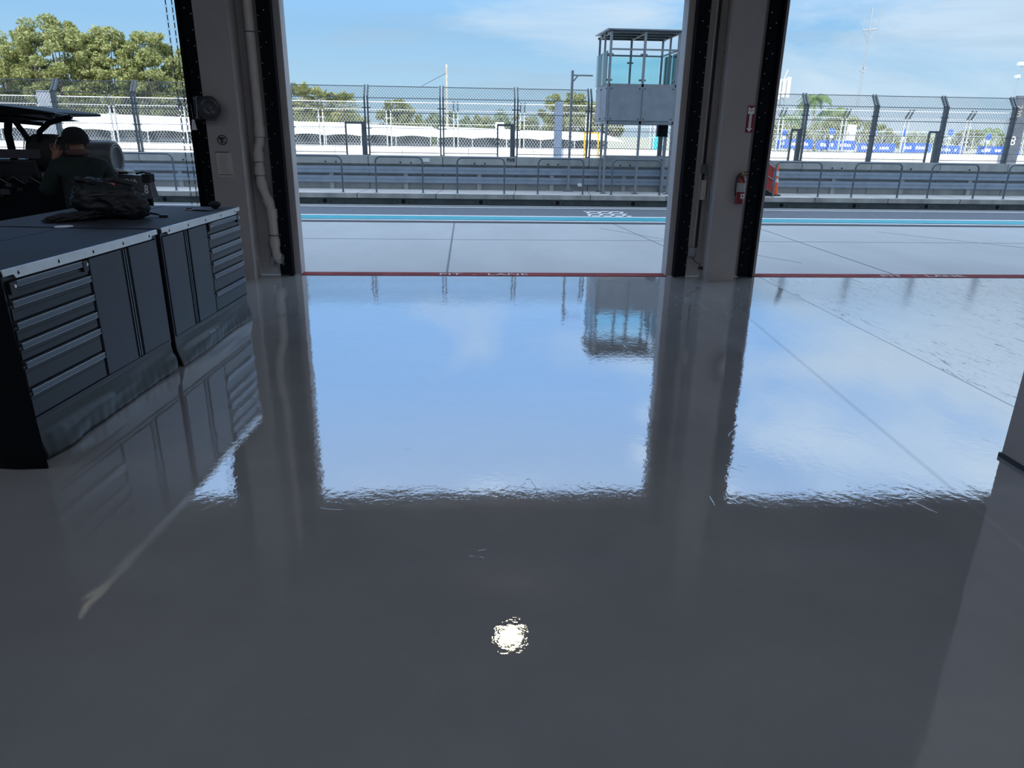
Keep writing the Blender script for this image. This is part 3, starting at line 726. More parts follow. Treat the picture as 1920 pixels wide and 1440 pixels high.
# ------------------------------------------------------------------ trees
def quads(name, mt, C, Nn, size, parent, asp=1.6):
    """leaf quads at points C (n,3) with random orientation"""
    n = len(C); rng = np.random.default_rng(abs(hash(name)) % 1000 + n)
    a = rng.normal(size=(n, 3)); a /= np.linalg.norm(a, axis=1)[:, None]
    b = rng.normal(size=(n, 3)); b = b - (a*b).sum(1)[:, None]*a; b /= np.linalg.norm(b, axis=1)[:, None]
    s = size*rng.uniform(.6, 1.3, n)[:, None]
    V = np.stack([C-a*s*asp, C-b*s*.55, C+a*s*asp, C+b*s*.55], 1).reshape(-1, 3)
    me = bpy.data.meshes.new(name); me.vertices.add(4*n); me.vertices.foreach_set('co', V.ravel())
    me.loops.add(4*n); me.loops.foreach_set('vertex_index', np.arange(4*n)); me.polygons.add(n)
    me.polygons.foreach_set('loop_start', np.arange(n)*4); me.update(calc_edges=True); me.validate()
    me.materials.append(mt); o = bpy.data.objects.new(name, me); COL.objects.link(o); o.parent = parent; return o
def tree(x, y, rx, rz, zc, label, n=9000, mt=oak_leaf, size=.22, seed=1, clumps=60, trunk=True, name='oak_tree', zb=-1.3, ry=None):
    o = thing(name, label, 'tree', (x, y, zb)); rng = np.random.default_rng(seed); ry = ry or rx*.8
    cc = []
    while len(cc) < clumps:
        p = rng.uniform(-1, 1, 3); q = np.linalg.norm(p)
        if .35 < q < 1 and p[2] > -.9: cc.append(p)
    cc = np.array(cc)*np.array([rx, ry, rz]) + np.array([0, 0, zc-zb])
    rad = rng.uniform(.10, .22, clumps)*max(rx, rz)*(60/clumps)**.2
    k = rng.integers(0, clumps, n); d = rng.normal(size=(n, 3)); d /= np.linalg.norm(d, axis=1)[:, None]
    C = cc[k] + d*(rad[k]*rng.uniform(.35, 1.12, n)**.6)[:, None]*np.array([1.1, 1.1, .8])
    quads('foliage', mt, C, None, size, o)
    if trunk:
        m = MB(); base = Vector((0, 0, 0)); fork = Vector((0, 0, (zc-zb-rz)*.75+.4)); m.tube([base, fork], [rx*.09, rx*.07], 8)
        for i in range(min(clumps, 34)):
            e = Vector(cc[i]); mid_ = (fork+e)/2 + Vector((0, 0, -.12*rz)); m.tube([fork, mid_, e], [rx*.035, rx*.02, rx*.006], 5, caps=False)
        m.build('trunk', bark, o)
    return o
tree(-44.5, 76, 4.6, 3.9, 5.4, 'leftmost broad oak tree above the canopy vehicle', 30000, seed=11, size=.105, clumps=150)
tree(-38.2, 75, 3.7, 4.3, 6.6, 'tallest oak tree, left of the hanging chain', 34000, seed=12, size=.105, clumps=170)
tree(-33.9, 76, 3.1, 3.9, 5.9, 'oak tree in the middle of the left doorway row', 26000, seed=13, size=.105, clumps=140)
tree(-29.4, 75, 3.5, 3.8, 5.7, 'rounded oak tree directly behind the hanging chain', 30000, seed=14, size=.105, clumps=150)
tree(-24.3, 76, 3.2, 3.0, 4.0, 'oak tree mostly hidden behind the pier with the pipe', 12000, seed=15, size=.11, clumps=90)
for i, (x, rx, lb) in enumerate(((-47, 5, 'low scrub below the leftmost oak'), (-39, 5, 'low scrub below the tallest oak'), (-31, 5, 'low scrub below the oak behind the chain'))):
    tree(x, 88, rx, 2.4, 1.8, lb, 12000, hedge_leaf, .14, 30+i, 40, False, 'shrub')
tree(-8.3, 92, 2.7, 2.1, 2.6, 'round green tree right of the palms, behind the far fence', 12000, hedge_leaf, .11, 21, 110, name='round_tree')
tree(12.0, 90, 3.6, 2.5, 3.2, 'broad green tree left of the glazed tower', 18000, oak_leaf, .11, 22, 120, name='broad_tree')
tree(17.0, 92, 2.3, 1.6, 2.6, 'small tree behind the tower legs', 2500, hedge_leaf, .16, 23, 30, name='broad_tree')
hl = [(-22, 3.6, 1.5, 'hedge bushes behind the palm trunks, leftmost'), (-15.5, 3.6, 1.5, 'hedge bushes behind the palm trunks, rightmost'), (-4.3, .9, 1.5, 'narrow pale pine right of the round tree'), (-2.6, 1.0, 1.6, 'narrow pale pine beside the utility pole'),
      (-.4, .8, 1.0, 'small round bush right of the utility pole'), (2.0, 1.3, 1.3, 'dark bush behind the marquee roof left of the white cabin'), (4.0, 1.0, 1.8, 'slender tree behind the small white cabin'), (6.6, 1.5, 1.2, 'low bush right of the small white cabin'), (8.3, .8, 1.5, 'slender tree left of the broad green tree')]
for i, (x, rx, rz, lb) in enumerate(hl):
    tree(x, 95, rx*1.35, rz+.7, 1.4, lb, 7000 if rx < 2 else 16000, pine_leaf if rx < 1.1 else hedge_leaf, .10, 50+i, 60 if rx < 2 else 130, False, 'bush')
hr = [(34.0, 68, 3.0, 1.5, 1.7, 'yellow-green bushes beneath the coconut palms'), (39.5, 92, 4.2, .9, 1.1, 'low tree line left of the white board'), (46.5, 100, 4.5, .9, 1.1, 'low tree line right of the white board'), (55, 100, 2.6, 1.5, 1.7, 'rounded tree beside the small gate, right doorway'),
      (61, 100, 4, .8, .9, 'low bushes behind the right fence gate'), (69, 100, 2.7, 1.2, 1.2, 'rounded bush left of the lone small palm'), (77, 100, 4, .6, .8, 'low hedge at the far right'), (29.5, 72, 2.2, 1.3, 1.6, 'bush beside the cell tower foot')]
for i, (x, y, rx, rz, zc, lb) in enumerate(hr):
    tree(x, y, rx, rz, zc, lb, 7000, oak_leaf if i in (0, 7) else hedge_leaf, .10, 70+i, 40, False, 'bush')

def fan_palm(x, y, H_, label, seed, rc=1.55):
    o = thing('cabbage_palm', label, 'palm tree', (x, y, -1.3)); rng = random.Random(seed); H_ += 1.3
    MB().tube([(0, 0, 0), (.06, 0, H_*.5), (0, 0, H_)], [.20, .17, .19], 9).build('trunk', palmbark, o, smooth=True)
    m = MB()
    for k in range(96):
        az = rng.uniform(0, 2*math.pi); el = math.asin(rng.uniform(-.95, .98)); d = Vector((math.cos(az)*math.cos(el), math.sin(az)*math.cos(el), math.sin(el)))
        c = Vector((0, 0, H_)) + d*rc*rng.uniform(.30, .66) + Vector((0, 0, -.18*rc))
        sd_ = d.cross(Vector((0, 0, 1))).normalized(); up_ = sd_.cross(d)
        for b_ in range(11):
            a = (b_-5)/5*1.25; dd = (d*math.cos(a)+sd_*math.sin(a)).normalized(); e = c + dd*rc*.48*(1-.25*abs(a)) + Vector((0, 0, -.12*rc*abs(a)*.5-.05*rc))
            wv = dd.cross(up_).normalized()*.028*rc
            m.add([c-wv*.3, c+dd*.25*rc-wv, e, c+dd*.25*rc+wv], [(0, 1, 2, 3)])
    m.build('fan_leaves', palm_leaf, o)
    m = MB()
    for k in range(14):
        az = rng.uniform(0, 2*math.pi); r_ = rc*.35
        m.add([(0, 0, H_-.1), (r_*math.cos(az), r_*math.sin(az), H_-rc*.7), (r_*.8*math.cos(az+.4), r_*.8*math.sin(az+.4), H_-rc*.75)], [(0, 1, 2)])
    m.build('dead_leaves', palmbark, o); return o
fan_palm(-17.0, 80, 4.5, 'leftmost and tallest cabbage palm beside the left pier', 1, 2.0)
fan_palm(-15.2, 80, 4.3, 'middle one of the three cabbage palms', 2, 1.75)
fan_palm(-13.0, 80, 3.9, 'rightmost of the three cabbage palms behind the fence post', 3, 2.0)
def coco_palm(x, y, H_, label, seed, rc=2.4, nf=16, z0=-1.3):
    o = thing('coconut_palm', label, 'palm tree', (x, y, z0)); rng = random.Random(seed); H_ -= z0
    MB().tube([(0, 0, 0), (.15, 0, H_*.5), (0, 0, H_)], [.17, .12, .10], 8).build('trunk', palmbark, o, smooth=True)
    m = MB()
    for k in range(nf):
        az = 2*math.pi*k/nf + rng.uniform(-.2, .2); el = rng.uniform(.0, 1.0); pts = []
        for s_ in range(9):
            t = s_/8; rd = rc*t*math.cos(el*(1-.3*t)); z = H_+rc*(t*math.sin(el)*1.0 - 1.0*t*t)
            pts.append(Vector((rd*math.cos(az), rd*math.sin(az), z)))
        m.tube(pts, .02, 3, caps=False)
        tg = Vector((-math.sin(az), math.cos(az), 0))
        for s_ in range(1, 9):
            for sub_ in (0, .33, .66):
                p = pts[s_-1].lerp(pts[s_], sub_)
                for sg in (-1, 1):
                    ln = .62*math.sin(math.pi*min(1, (s_+sub_)/9.3))+.15; e = p+tg*sg*ln*.75+Vector((0, 0, -.55*ln)); dr = (pts[s_]-pts[s_-1]).normalized()*.055
                    m.add([p-dr, e, p+dr], [(0, 1, 2)])
    m.build('fronds', coco_leaf, o); return o
coco_palm(34.7, 80, 3.3, 'coconut palm beside the cell tower, low crown', 4, 2.2)
coco_palm(37.0, 80, 5.3, 'tallest coconut palm in the right doorway', 5, 2.3, 20)
coco_palm(39.2, 80, 4.0, 'drooping coconut palm next to the tallest one', 6, 2.4, 20)
coco_palm(57.5, 80, 2.35, 'lone small palm at the far right', 7, 1.6)

# ------------------------------------------------------------------ tool cabinets
def cabinet(label, loc, rz, LN, order, trimfront=True, front=True, D=.60):
    """local +y runs along the front, +x faces the room; front plane at x=0"""
    o = thing('tool_cabinet', label, 'tool cabinet', loc, R(rz), 'tool cabinets with one shared height')
    z0, z1 = .215, .925
    MB().box(-D, -.012, 0, LN, .06, z1).build('body', cab_dark, o)
    MB().box(-.012, .0, 0, LN, z1-.022, z1).box(-.012, 0, 0, LN, z0-.018, z0).box(-.012, 0, 0, .014, z0, z1).box(-.012, 0, LN-.014, LN, z0, z1).build('frame', drawm, o)
    if front:
        dw = .66; d0 = 0.014 if order == 'left' else LN-dw; d1 = d0+dw-.014
        hs = [.088, .104, .098, .094, .138, .150]; t = z1-.026; tot = sum(hs); sc = (z1-.026-z0-.004)/tot
        for k, hh in enumerate(hs):
            hh *= sc; dr = MB()
            dr.box(-.010, .004, d0+.008, d1-.004, t-hh+.006, t-.040)
            dr.box(-.010, -.002, d0+.008, d1-.004, t-.040, t-.004)
            dro = dr.build('drawer', drawm, o, bev=.0015)
            hd = MB().box(-.004, .016, d0+.010 + (.055 if k == 0 else 0), d1-.006-(.055 if k == 0 else 0), t-.016, t-.006).box(.010, .017, d0+.010+(.055 if k == 0 else 0), d1-.006-(.055 if k == 0 else 0), t-.032, t-.014)
            hd.build('handle', handle_m, dro, bev=.0015)
            e_ = .055 if k == 0 else 0
            MB().box(.012, .0175, d0+.010+e_, d1-.006-e_, t-.0065, t-.0035).box(.0165, .0185, d0+.010+e_, d1-.006-e_, t-.033, t-.031).build('lip_highlight', lip_highlight_m, dro)  # thin bright strips paint the highlight lines along the handle ridges
            if hh > .07: MB().box(.004, .0048, d0+.012, d1-.008, t-.060, t-.056).build('shadow_groove', cab_dark, dro)
            if k == 0:
                for yy in (d0+.012, d1-.058):
                    lt = MB().box(-.004, .019, yy, yy+.046, t-.062, t-.004).build('latch', blackpl, dro, bev=.003)
                    MB().cyl((.019, yy+.034, t-.026), (.022, yy+.034, t-.026), .0085, 16).build('lock', alum, dro)
                    text('logo', 'AAI', .012, handle_m, (.0195, yy+.026, t-.050), (R(90), 0, R(90)), dro, 1.2, .8, .0002)
            t -= hh
        # two doors with a fluted black pull between them
        a = dw if order == 'left' else .0; a += .012; b_ = LN-.014 if order == 'left' else LN-dw-.004
        midw = .085; c0 = a+(b_-a-midw)*.5; c1 = c0+midw
        for (p, q) in ((a+.006, c0), (c1, b_-.004)):
            d_ = MB().box(-.010, .006, p, q, z0+.006, z1-.030).build('door', cab, o, bev=.003)
        pl = MB().box(-.010, -.002, c0, c1, z0+.006, z1-.030).build('door_pull', cab_dark, o)
        MB().box(-.004, .004, c0+.026, c0+.034, z0+.01, z1-.034).box(-.004, .004, c0+.050, c0+.058, z0+.01, z1-.034).build('pull_flute', handle_m, pl)
        # vinyl skirt, sagging and flaring towards the floor
        m = MB(); nx, nz = 120, 10; rnd = random.Random(int(LN*1000)); ph = [rnd.uniform(0, 6.28) for _ in range(4)]
        for i in range(nx+1):
            y = LN*i/nx
            for k in range(nz+1):
                v = k/nz; zz = (z0-.02)*(1-v)+.004
                bul = .014+.030*v*(.7+.3*math.sin(y*4.1+ph[0]))+.012*math.sin(v*math.pi)*math.sin(y*5+ph[3]+v*3)+.0022*v*math.sin(y*23+ph[1]+v*5)+.0012*v*math.sin(y*71+ph[2]+v*3)
                if order == 'left': bul += .03*v*math.exp(-((y-.14)/.14)**2)
                bul *= (.25+.75*v) if v < .5 else 1
                m.v.append((bul-.012, y, zz))
        for i in range(nx):
            for k in range(nz):
                q = i*(nz+1)+k; m.f.append((q, q+nz+1, q+nz+2, q+1))
        s_ = m.build('skirt', skirtm, o, smooth=True)
        sm = s_.modifiers.new('thick', 'SOLIDIFY'); sm.thickness = .004
    MB().box(-D, .012, 0, LN, z1, z1+.024).build('worktop', blackpl, o, bev=.004)
    MB().box(-D+.003, .008, .003, LN-.003, z1+.024, z1+.030).build('worktop_mat', carpet, o)
    if trimfront:
        # folded aluminium edge with notched ends
        pr = [(0.0, z1+.026), (LN, z1+.026), (LN, z1+.002), (LN-.07, z1+.002), (LN-.085, z1-.018), (.085, z1-.018), (.07, z1+.002), (0, z1+.002)]
        tr = MB().prism(pr, .012, .016, 'x').box(0.004, .016, 0, LN, z1+.026, z1+.031).build('edge_trim', alum, o)
        m = MB()
        for k in range(5):
            y = .105+(LN-.21)*k/4; m.cyl((.016, y, z1+.002), (.0175, y, z1+.002), .0065, 12); m.cyl((.016, y, z1+.010), (.0175, y, z1+.010), .0035, 8)
        m.build('trim_slots', hole, tr)
    return o
cabinet('near tool cabinet with drawers at its left end and two doors at right', (-2.155, 3.385, 0), -4.8, 1.435, 'left')
cabinet('far tool cabinet with two doors at left and drawers next to the pier', (-2.030, 4.875, 0), -3.7, 1.39, 'right')
cabinet('rear tool cabinet back to back with the near cabinet', (-2.768, 3.436, 0), -4.8, 1.435, 'left', False, False)
cabinet('rear tool cabinet back to back with the far cabinet, behind the backpack', (-2.648, 4.915, 0), -3.7, 1.39, 'left', False, False)
# hanging side skirt at the near end
m = MB(); nx, nz = 26, 14
for i in range(nx+1):
    for k in range(nz+1):
        u, v = i/nx, k/nz; x = -1.22+(1.235+.085*v)*u; z = .93*(1-v)+.004
        m.v.append((x, -.022-.05*v*(.4+.6*math.sin(u*9)**2)-.05*v*u, z))
for i in range(nx):
    for k in range(nz): q = i*(nz+1)+k; m.f.append((q, q+nz+1, q+nz+2, q+1))
s_ = m.build('end_cover', coverm, None, smooth=True, loc=(-2.155, 3.385, 0), rotz=R(-4.8)); s_.modifiers.new('thick', 'SOLIDIFY').thickness = .004
tag(s_, 'black vinyl cover hanging down the near end of the tool cabinets', 'cover')
TOP = .955
# small things on the worktop
tag(MB().cyl((0, 0, 0), (0, 0, .004), .055, 28).build('white_disc', tape, None, True, loc=(-2.66, 4.93, TOP)), 'flat white disc on the worktop seam in front of the backpack', 'disc')
cb = thing('carabiner', 'small black and silver clip lying on the worktop beside the phone', 'clip', (-2.24, 6.0, TOP))
MB().torus((0, 0, .006), .035, .004, None, 20, 6, .5).build('ring', alum, cb, smooth=True); MB().box(-.02, .03, -.008, .008, .008, .018).build('clip_body', blackpl, cb, bev=.003)
ph_ = thing('phone', 'black phone lying flat at the far end of the worktop', 'phone', (-2.12, 5.97, TOP), R(75))
MB().box(-.035, .035, -.075, .075, 0, .010).build('case', blackpl, ph_, bev=.003); MB().box(-.031, .031, -.07, .07, .010, .0108).build('screen', cab_dark, ph_)
pu = thing('mouse_puck', 'dark green domed puck at the far corner of the worktop', 'puck', (-2.08, 6.14, TOP))
MB().lathe([(.012, 0), (.03, .010), (.050, .030), (.046, .042), (.028, .056), (.006, .060)], 24).build('shell', greenm, pu, smooth=True)

# backpack
def blob(name, m_, loc, rad, parent, seed, rot=(0, 0, 0), rough=.10, flat=None, pw=2.6, sc_=3.0):
    bm = bmesh.new(); bmesh.ops.create_icosphere(bm, subdivisions=5, radius=1)
    from mathutils import noise as NZ
    for v in bm.verts:
        p = v.co.copy(); n_ = (abs(p.x)**pw+abs(p.y)**pw+abs(p.z)**pw)**(-1/pw); q = p*n_
        d = 1+rough*NZ.noise(p*sc_+Vector((seed*3.1, 0, 0)))+rough*.5*NZ.noise(p*sc_*2.7+Vector((0, seed*2.3, 0)))+rough*.35*abs(NZ.noise(p*sc_*5+Vector((0, 0, seed))))
        q = q*d; v.co = Vector((q.x*rad[0], q.y*rad[1], q.z*rad[2]))
    me = bpy.data.meshes.new(name); bm.to_mesh(me); bm.free(); me.materials.append(m_)
    me.polygons.foreach_set('use_smooth', [True]*len(me.polygons))
    o = bpy.data.objects.new(name, me); COL.objects.link(o); o.parent = parent; o.location = loc; o.rotation_euler = rot; return o
bp = thing('backpack', 'slumped black backpack lying on the tool cabinet worktops', 'backpack', (-2.60, 5.47, TOP), R(20))
blob('main_bag', bagm, (.0, .02, .125), (.23, .20, .125), bp, 1, (R(0), R(7), 0), .14)
blob('front_pocket', bagm, (.13, -.13, .085), (.13, .085, .08), bp, 2, (0, R(10), R(-15)), .16)
blob('top_flap', bagm, (-.01, .03, .215), (.19, .13, .045), bp, 3, (0, R(12), R(8)), .22)
blob('loose_strap_pad', bagm, (-.22, -.16, .030), (.17, .07, .030), bp, 4, (0, R(-6), R(12)), .25)
MB().tube([(-.05, 0, .25), (.05, .02, .262), (.17, .0, .225), (.215, -.03, .17)], [.018, .022, .024, .018], 8).build('shoulder_strap', bagm, bp, smooth=True)
MB().tube([(.22, -.04, .035), (.29, -.05, .022), (.33, -.08, .014)], [.012, .008, .007], 6).box(.315, .375, -.105, -.075, .002, .018).build('side_strap', blackpl, bp, smooth=False)
MB().tube([(.12, -.185, .15), (.17, -.17, .11), (.21, -.12, .07)], .004, 6).tube([(-.1, -.17, .17), (0, -.205, .18), (.1, -.19, .165)], .004, 6).build('zip', blackpl, bp)
blob('orange_cord', mat('orange_cord', (.45, .12, .05), .6), (.03, -.08, .235), (.035, .016, .012), bp, 6)

# ------------------------------------------------------------------ person
def skinned(name, verts, edges, radii, m_, parent, sub=2, root=0):
    me = bpy.data.meshes.new(name); me.from_pydata(verts, edges, []); me.materials.append(m_)
    o = bpy.data.objects.new(name, me); COL.objects.link(o); o.parent = parent
    sk = o.modifiers.new('skin', 'SKIN'); sk.use_smooth_shade = True
    for i, r_ in enumerate(radii):
        rr_ = r_ if isinstance(r_, tuple) else (r_, r_); me.skin_vertices[0].data[i].radius = rr_
        me.skin_vertices[0].data[i].use_root = (i == root)
    sb = o.modifiers.new('sub', 'SUBSURF'); sb.levels = sub; sb.render_levels = sub
    return o
PZ = 1.0
pe = thing('person', 'person in dark green jacket and black cap seen from behind, hand raised to the face', 'person', (-3.46, 6.86, .03), R(28))
# local: faces +y, x to the right; body is one surface
bv = [(0,0,.82), (0,-.01,1.0), (0,-.02,1.16), (0,0,1.26), (0,.012,1.30), (0,.03,1.365), (0,.035,1.435),
      (-.155,-.01,1.205), (-.29,.06,1.00), (-.235,.14,1.13), (-.185,.135,1.25),
      (.155,-.01,1.205), (.245,.02,.98), (.20,.22,.90), (.17,.29,.92),
      (-.09,0,.78), (-.10,.02,.43), (-.10,-.01,.07), (-.11,.13,.035), (.09,0,.78), (.10,.03,.43), (.10,-.01,.07), (.11,.13,.035)]
be = [(0,1),(1,2),(2,3),(3,4),(4,5),(5,6),(2,7),(7,8),(8,9),(9,10),(2,11),(11,12),(12,13),(13,14),(0,15),(15,16),(16,17),(17,18),(0,19),(19,20),(20,21),(21,22)]
brd = [(.13,.09),(.13,.09),(.13,.085),(.05,.05),(.048,.048),(.072,.085),(.058,.07),.052,.042,.032,.027,.052,.042,.032,.027,.075,.055,.036,.03,.075,.055,.036,.03]
# fingers of the raised left hand, rooted in the palm
hb = len(bv)
palm = Vector((-.165,.125,1.315)); bv.append(tuple(palm)); be.append((10, hb)); brd.append((.030,.018))
for k, (dx, ln) in enumerate(((-.026, .060), (-.009, .072), (.009, .068), (.025, .052))):
    i0 = len(bv); a = palm+Vector((dx, .0, .022)); b1_ = a+Vector((dx*.2, -.004, ln*.5)); c1_ = b1_+Vector((0, -.028, ln*.35))
    bv += [tuple(a), tuple(b1_), tuple(c1_)]; be += [(hb, i0), (i0, i0+1), (i0+1, i0+2)]; brd += [.0095, .0088, .0075]
i0 = len(bv); bv += [(-.135,.125,1.30), (-.115,.12,1.34)]; be += [(hb, i0), (i0, i0+1)]; brd += [.012, .0095]
bd = skinned('body', bv, be, brd, skin, pe, 2)
# nose and ear
MB().lathe([(.006, 0), (.013, .008), (.008, .034)], 10).build('nose', skin, bd, True, loc=(0, .118, 1.375))
for sx in (-1, 1): MB().torus((sx*.076, .02, 1.39), .020, .007, Matrix.Rotation(R(90), 3, 'Y'), 14, 6).build('ear', skin, bd, True)
# jacket: its own skin a little larger, open at neck and cuffs
jv = [(0,-.005,.70), (0,-.01,.92), (0,-.02,1.10), (0,-.015,1.215), (0,.0,1.285), (-.17,-.01,1.20), (-.295,.06,.985), (-.25,.125,1.09), (-.20,.135,1.20), (.17,-.01,1.20), (.272,.02,.965), (.215,.20,.90)]
je = [(0,1),(1,2),(2,3),(3,4),(3,5),(5,6),(6,7),(7,8),(3,9),(9,10),(10,11)]
jr = [(.185,.135),(.18,.135),(.19,.135),(.145,.105),(.075,.07),(.085,.085),(.072,.072),(.055,.055),(.046,.046),(.085,.085),(.072,.072),(.052,.052)]
jk = skinned('jacket', jv, je, jr, greenm, pe, 2)
jm = MB(); jm.torus((0,.012,1.325), .070, .026, None, 24, 8, 1.05); jm.build('collar', mat('brown_collar_cloth', (.10, .055, .05), .85), jk, True)
tv = [(0,0,.84), (-.10,0,.74), (-.105,.02,.42), (-.105,-.01,.10), (.10,0,.74), (.105,.03,.42), (.105,-.01,.10)]
skinned('trousers', tv, [(0,1),(1,2),(2,3),(0,4),(4,5),(5,6)], [(.15,.11),(.10,.10),.078,.062,(.10,.10),.078,.062], mat('dark_trouser_cloth', (.012,.013,.017), .9), pe, 2)
for sx in (-1, 1): blob('shoe', blackpl, (sx*.11, .06, .045), (.052, .14, .045), pe, 9, (0,0,0), .03)
cp = thing('cap_tmp', None, None) ; bpy.data.objects.remove(cp)
m = MB(); Mx = Matrix.Translation((0, .022, 1.435)) @ Matrix.Diagonal((.093, .112, .105, 1))
prof_ = [(1.0, -.35), (1.03, -.1), (1.0, .25), (.86, .60), (.6, .86), (.25, .99), (.02, 1.0)]
m.lathe(prof_, 28, Mx); cap = m.build('cap', navy, pe, True, rotz=R(48)); cap.location = (.022*math.sin(R(48)), .022*(1-math.cos(R(48))), 0)
m = MB(); nn = 14; top_ = []; bot_ = []
for i in range(nn+1):
    a = math.pi*(i/nn); x = .082*math.cos(a); y = .118+.072*math.sin(a)
    top_.append((x, y, 1.452-.014*math.sin(a)-.35*x*x)); bot_.append((x, y, 1.445-.014*math.sin(a)-.35*x*x))
inn = [(.082*math.cos(math.pi*i/nn), .105+.0*i, 1.452) for i in range(nn+1)]; inb = [(p[0], p[1], p[2]-.007) for p in inn]
k = nn+1; m.v = top_+bot_+inn+inb
for i in range(nn): m.f += [(i, i+1, 2*k+i+1, 2*k+i), (k+i, k+i+1, 3*k+i+1, 3*k+i), (i, i+1, k+i+1, k+i)]
m.build('cap_visor', navy, cap, True)

# ------------------------------------------------------------------ canopy vehicle (pit tug) with tyres
V = thing('pit_buggy', 'black open pit buggy with long canopy roof, roll frame and cargo rack', 'vehicle', (-4.55, 7.70, 0))
def PV(mb, name, m_, par=None, **k): return mb.build(name, m_, par or V, **k)
MB().prism([(-1.9, .30), (.95, .30), (.97, .50), (.92, 1.08), (-.55, 1.12), (-1.5, 1.08), (-1.9, 1.0)], -.50, .50).build('chassis', blackm, V, bev=.03)
MB().prism([(-1.80, 1.08), (.52, 1.08), (.50, 1.27), (-1.8, 1.28)], -.45, .46).build('cargo_box', blackpl, V, bev=.02)
# canopy: thick moulded roof, tapering to its right end
rf_ = MB(); n_ = 16; up_ = []; lo_ = []
for i in range(n_+1):
    t = i/n_; x = -1.9+2.63*t; e = max(0, (t-.62)/.38)
    up_.append((x, 1.775-.085*e**1.5)); lo_.append((x, 1.635+.030*e))
poly = up_ + lo_[::-1]; rf_.prism(poly, -.42, .48); ro = rf_.build('canopy', blackm, V, bev=.008)
MB().prism([(-.1, 1.652), (.40, 1.648), (.56, 1.615), (.12, 1.600), (-.2, 1.62)], -.38, .40).build('canopy_liner', blackpl, ro, bev=.006)
MB().prism([(.55, 1.70), (.86, 1.668), (.70, 1.690)], -.44, -.40).prism([(.40, 1.665), (.72, 1.622), (.62, 1.668)], -.43, -.41).build('canopy_tip', cart_grey, ro)
def vt(pts, r): MB().tube(pts, r, 8).build('frame_tube', blackm, V, smooth=True)
vt([(-1.8, -.40, 1.645), (-.2, -.40, 1.632), (.34, -.40, 1.605), (.60, -.40, 1.585)], .018)
vt([(.30, -.40, 1.62), (.27, -.40, 1.50), (.28, -.40, 1.25)], .034); vt([(.36, -.40, 1.60), (.44, -.40, 1.45), (.50, -.40, 1.25)], .026)
vt([(.86, -.38, 1.66), (.66, -.40, 1.60), (.56, -.40, 1.52), (.52, -.40, 1.30)], .026)
for x in (-1.3, -.5):
    vt([(x, -.40, 1.66), (x, -.40, 1.0)], .03); vt([(x, .40, 1.66), (x, .40, 1.0)], .03)
MB().box(-1.9, .56, -.47, -.40, 1.28, 1.36).box(-1.9, .3, -.49, -.47, 1.25, 1.265).build('side_rail', cart_grey, V, bev=.004)
rnd = random.Random(5)
for k in range(16):
    x = rnd.uniform(-.75, .45); z = rnd.uniform(.92, 1.14); s_ = rnd.uniform(.02, .06); MB().box(x, x+s_*1.6, -.53-rnd.random()*.03, -.46, z, z+s_).build('fitting', (blackpl, cart_grey)[k % 2], V, bev=.004)
for k in range(7): x = -.5+k*.15; MB().tube([(x, -.52, 1.05+.02*(k % 3)), (x+.08, -.56, 1.12), (x+.15, -.53, 1.06)], .007, 6).build('hose', cart_grey, V, smooth=True)
for x in (-1.45, .35):
    for y in (-.50, .50):
        Mx = Matrix.Translation((x, y, .27)) @ Matrix.Rotation(R(90), 4, 'X')
        wv = MB().lathe([(.16, -.09), (.25, -.095), (.27, -.06), (.27, .06), (.25, .095), (.16, .09)], 28, Mx).build('wheel', rubber, V, smooth=True)
        MB().lathe([(.03, -.1), (.15, -.07), (.16, .07), (.03, .1)], 20, Mx).build('hub', cart_grey, wv, smooth=True)
# tyres on the rack, axles across the view
def tyre(x, y, z, r_, w_, label, stripe):
    o = thing('racing_tyre', label, 'tyre', (x, y, z), 0, 'slick tyres stacked across the buggy rack')
    Mx = Matrix.Rotation(R(90), 4, 'Y')
    MB().lathe([(r_*.60, -w_/2+.012), (r_*.72, -w_/2), (r_*.90, -w_/2+.004), (r_*.985, -w_/2+.03), (r_, -w_/2+.06), (r_, w_/2-.06), (r_*.985, w_/2-.03), (r_*.90, w_/2-.004), (r_*.72, w_/2), (r_*.60, w_/2-.012)], 40, Mx).build('tread', rubber if not stripe else mat('grey_tyre_wrap', (.10, .115, .14), .45), o, smooth=True)
    MB().lathe([(r_*.05, w_/2-.055), (r_*.40, w_/2-.05), (r_*.56, w_/2-.012), (r_*.61, w_/2-.008), (r_*.61, w_/2-.03)], 32, Mx).build('rim', handle_m, o, smooth=True)
    m = MB(); 
    m.torus((w_/2+.001, 0, 0), r_*.80, .0035, Matrix.Rotation(R(90), 3, 'Y'), 40, 6); m.torus((w_/2+.001, 0, 0), r_*.66, .003, Matrix.Rotation(R(90), 3, 'Y'), 40, 6); m.build('sidewall_ring', tape, o, smooth=True)
    m = MB(); m.torus((-w_*.5, 0, 0), r_*.985, .005, Matrix.Rotation(R(90), 3, 'Y'), 40, 6); m.build('edge_bead', alum if not stripe else rubber, o, smooth=True)
    return o
tyre(-4.01, 7.42, 1.325, .172, .26, 'leftmost black slick tyre on the buggy rack under the canopy tip', False)
tyre(-3.755, 7.42, 1.32, .165, .22, 'middle black slick tyre on the buggy rack, left of the cap', False)
tyre(-3.50, 7.42, 1.285, .165, .24, 'rightmost tyre with ringed sidewall, right of the person in the cap', True)
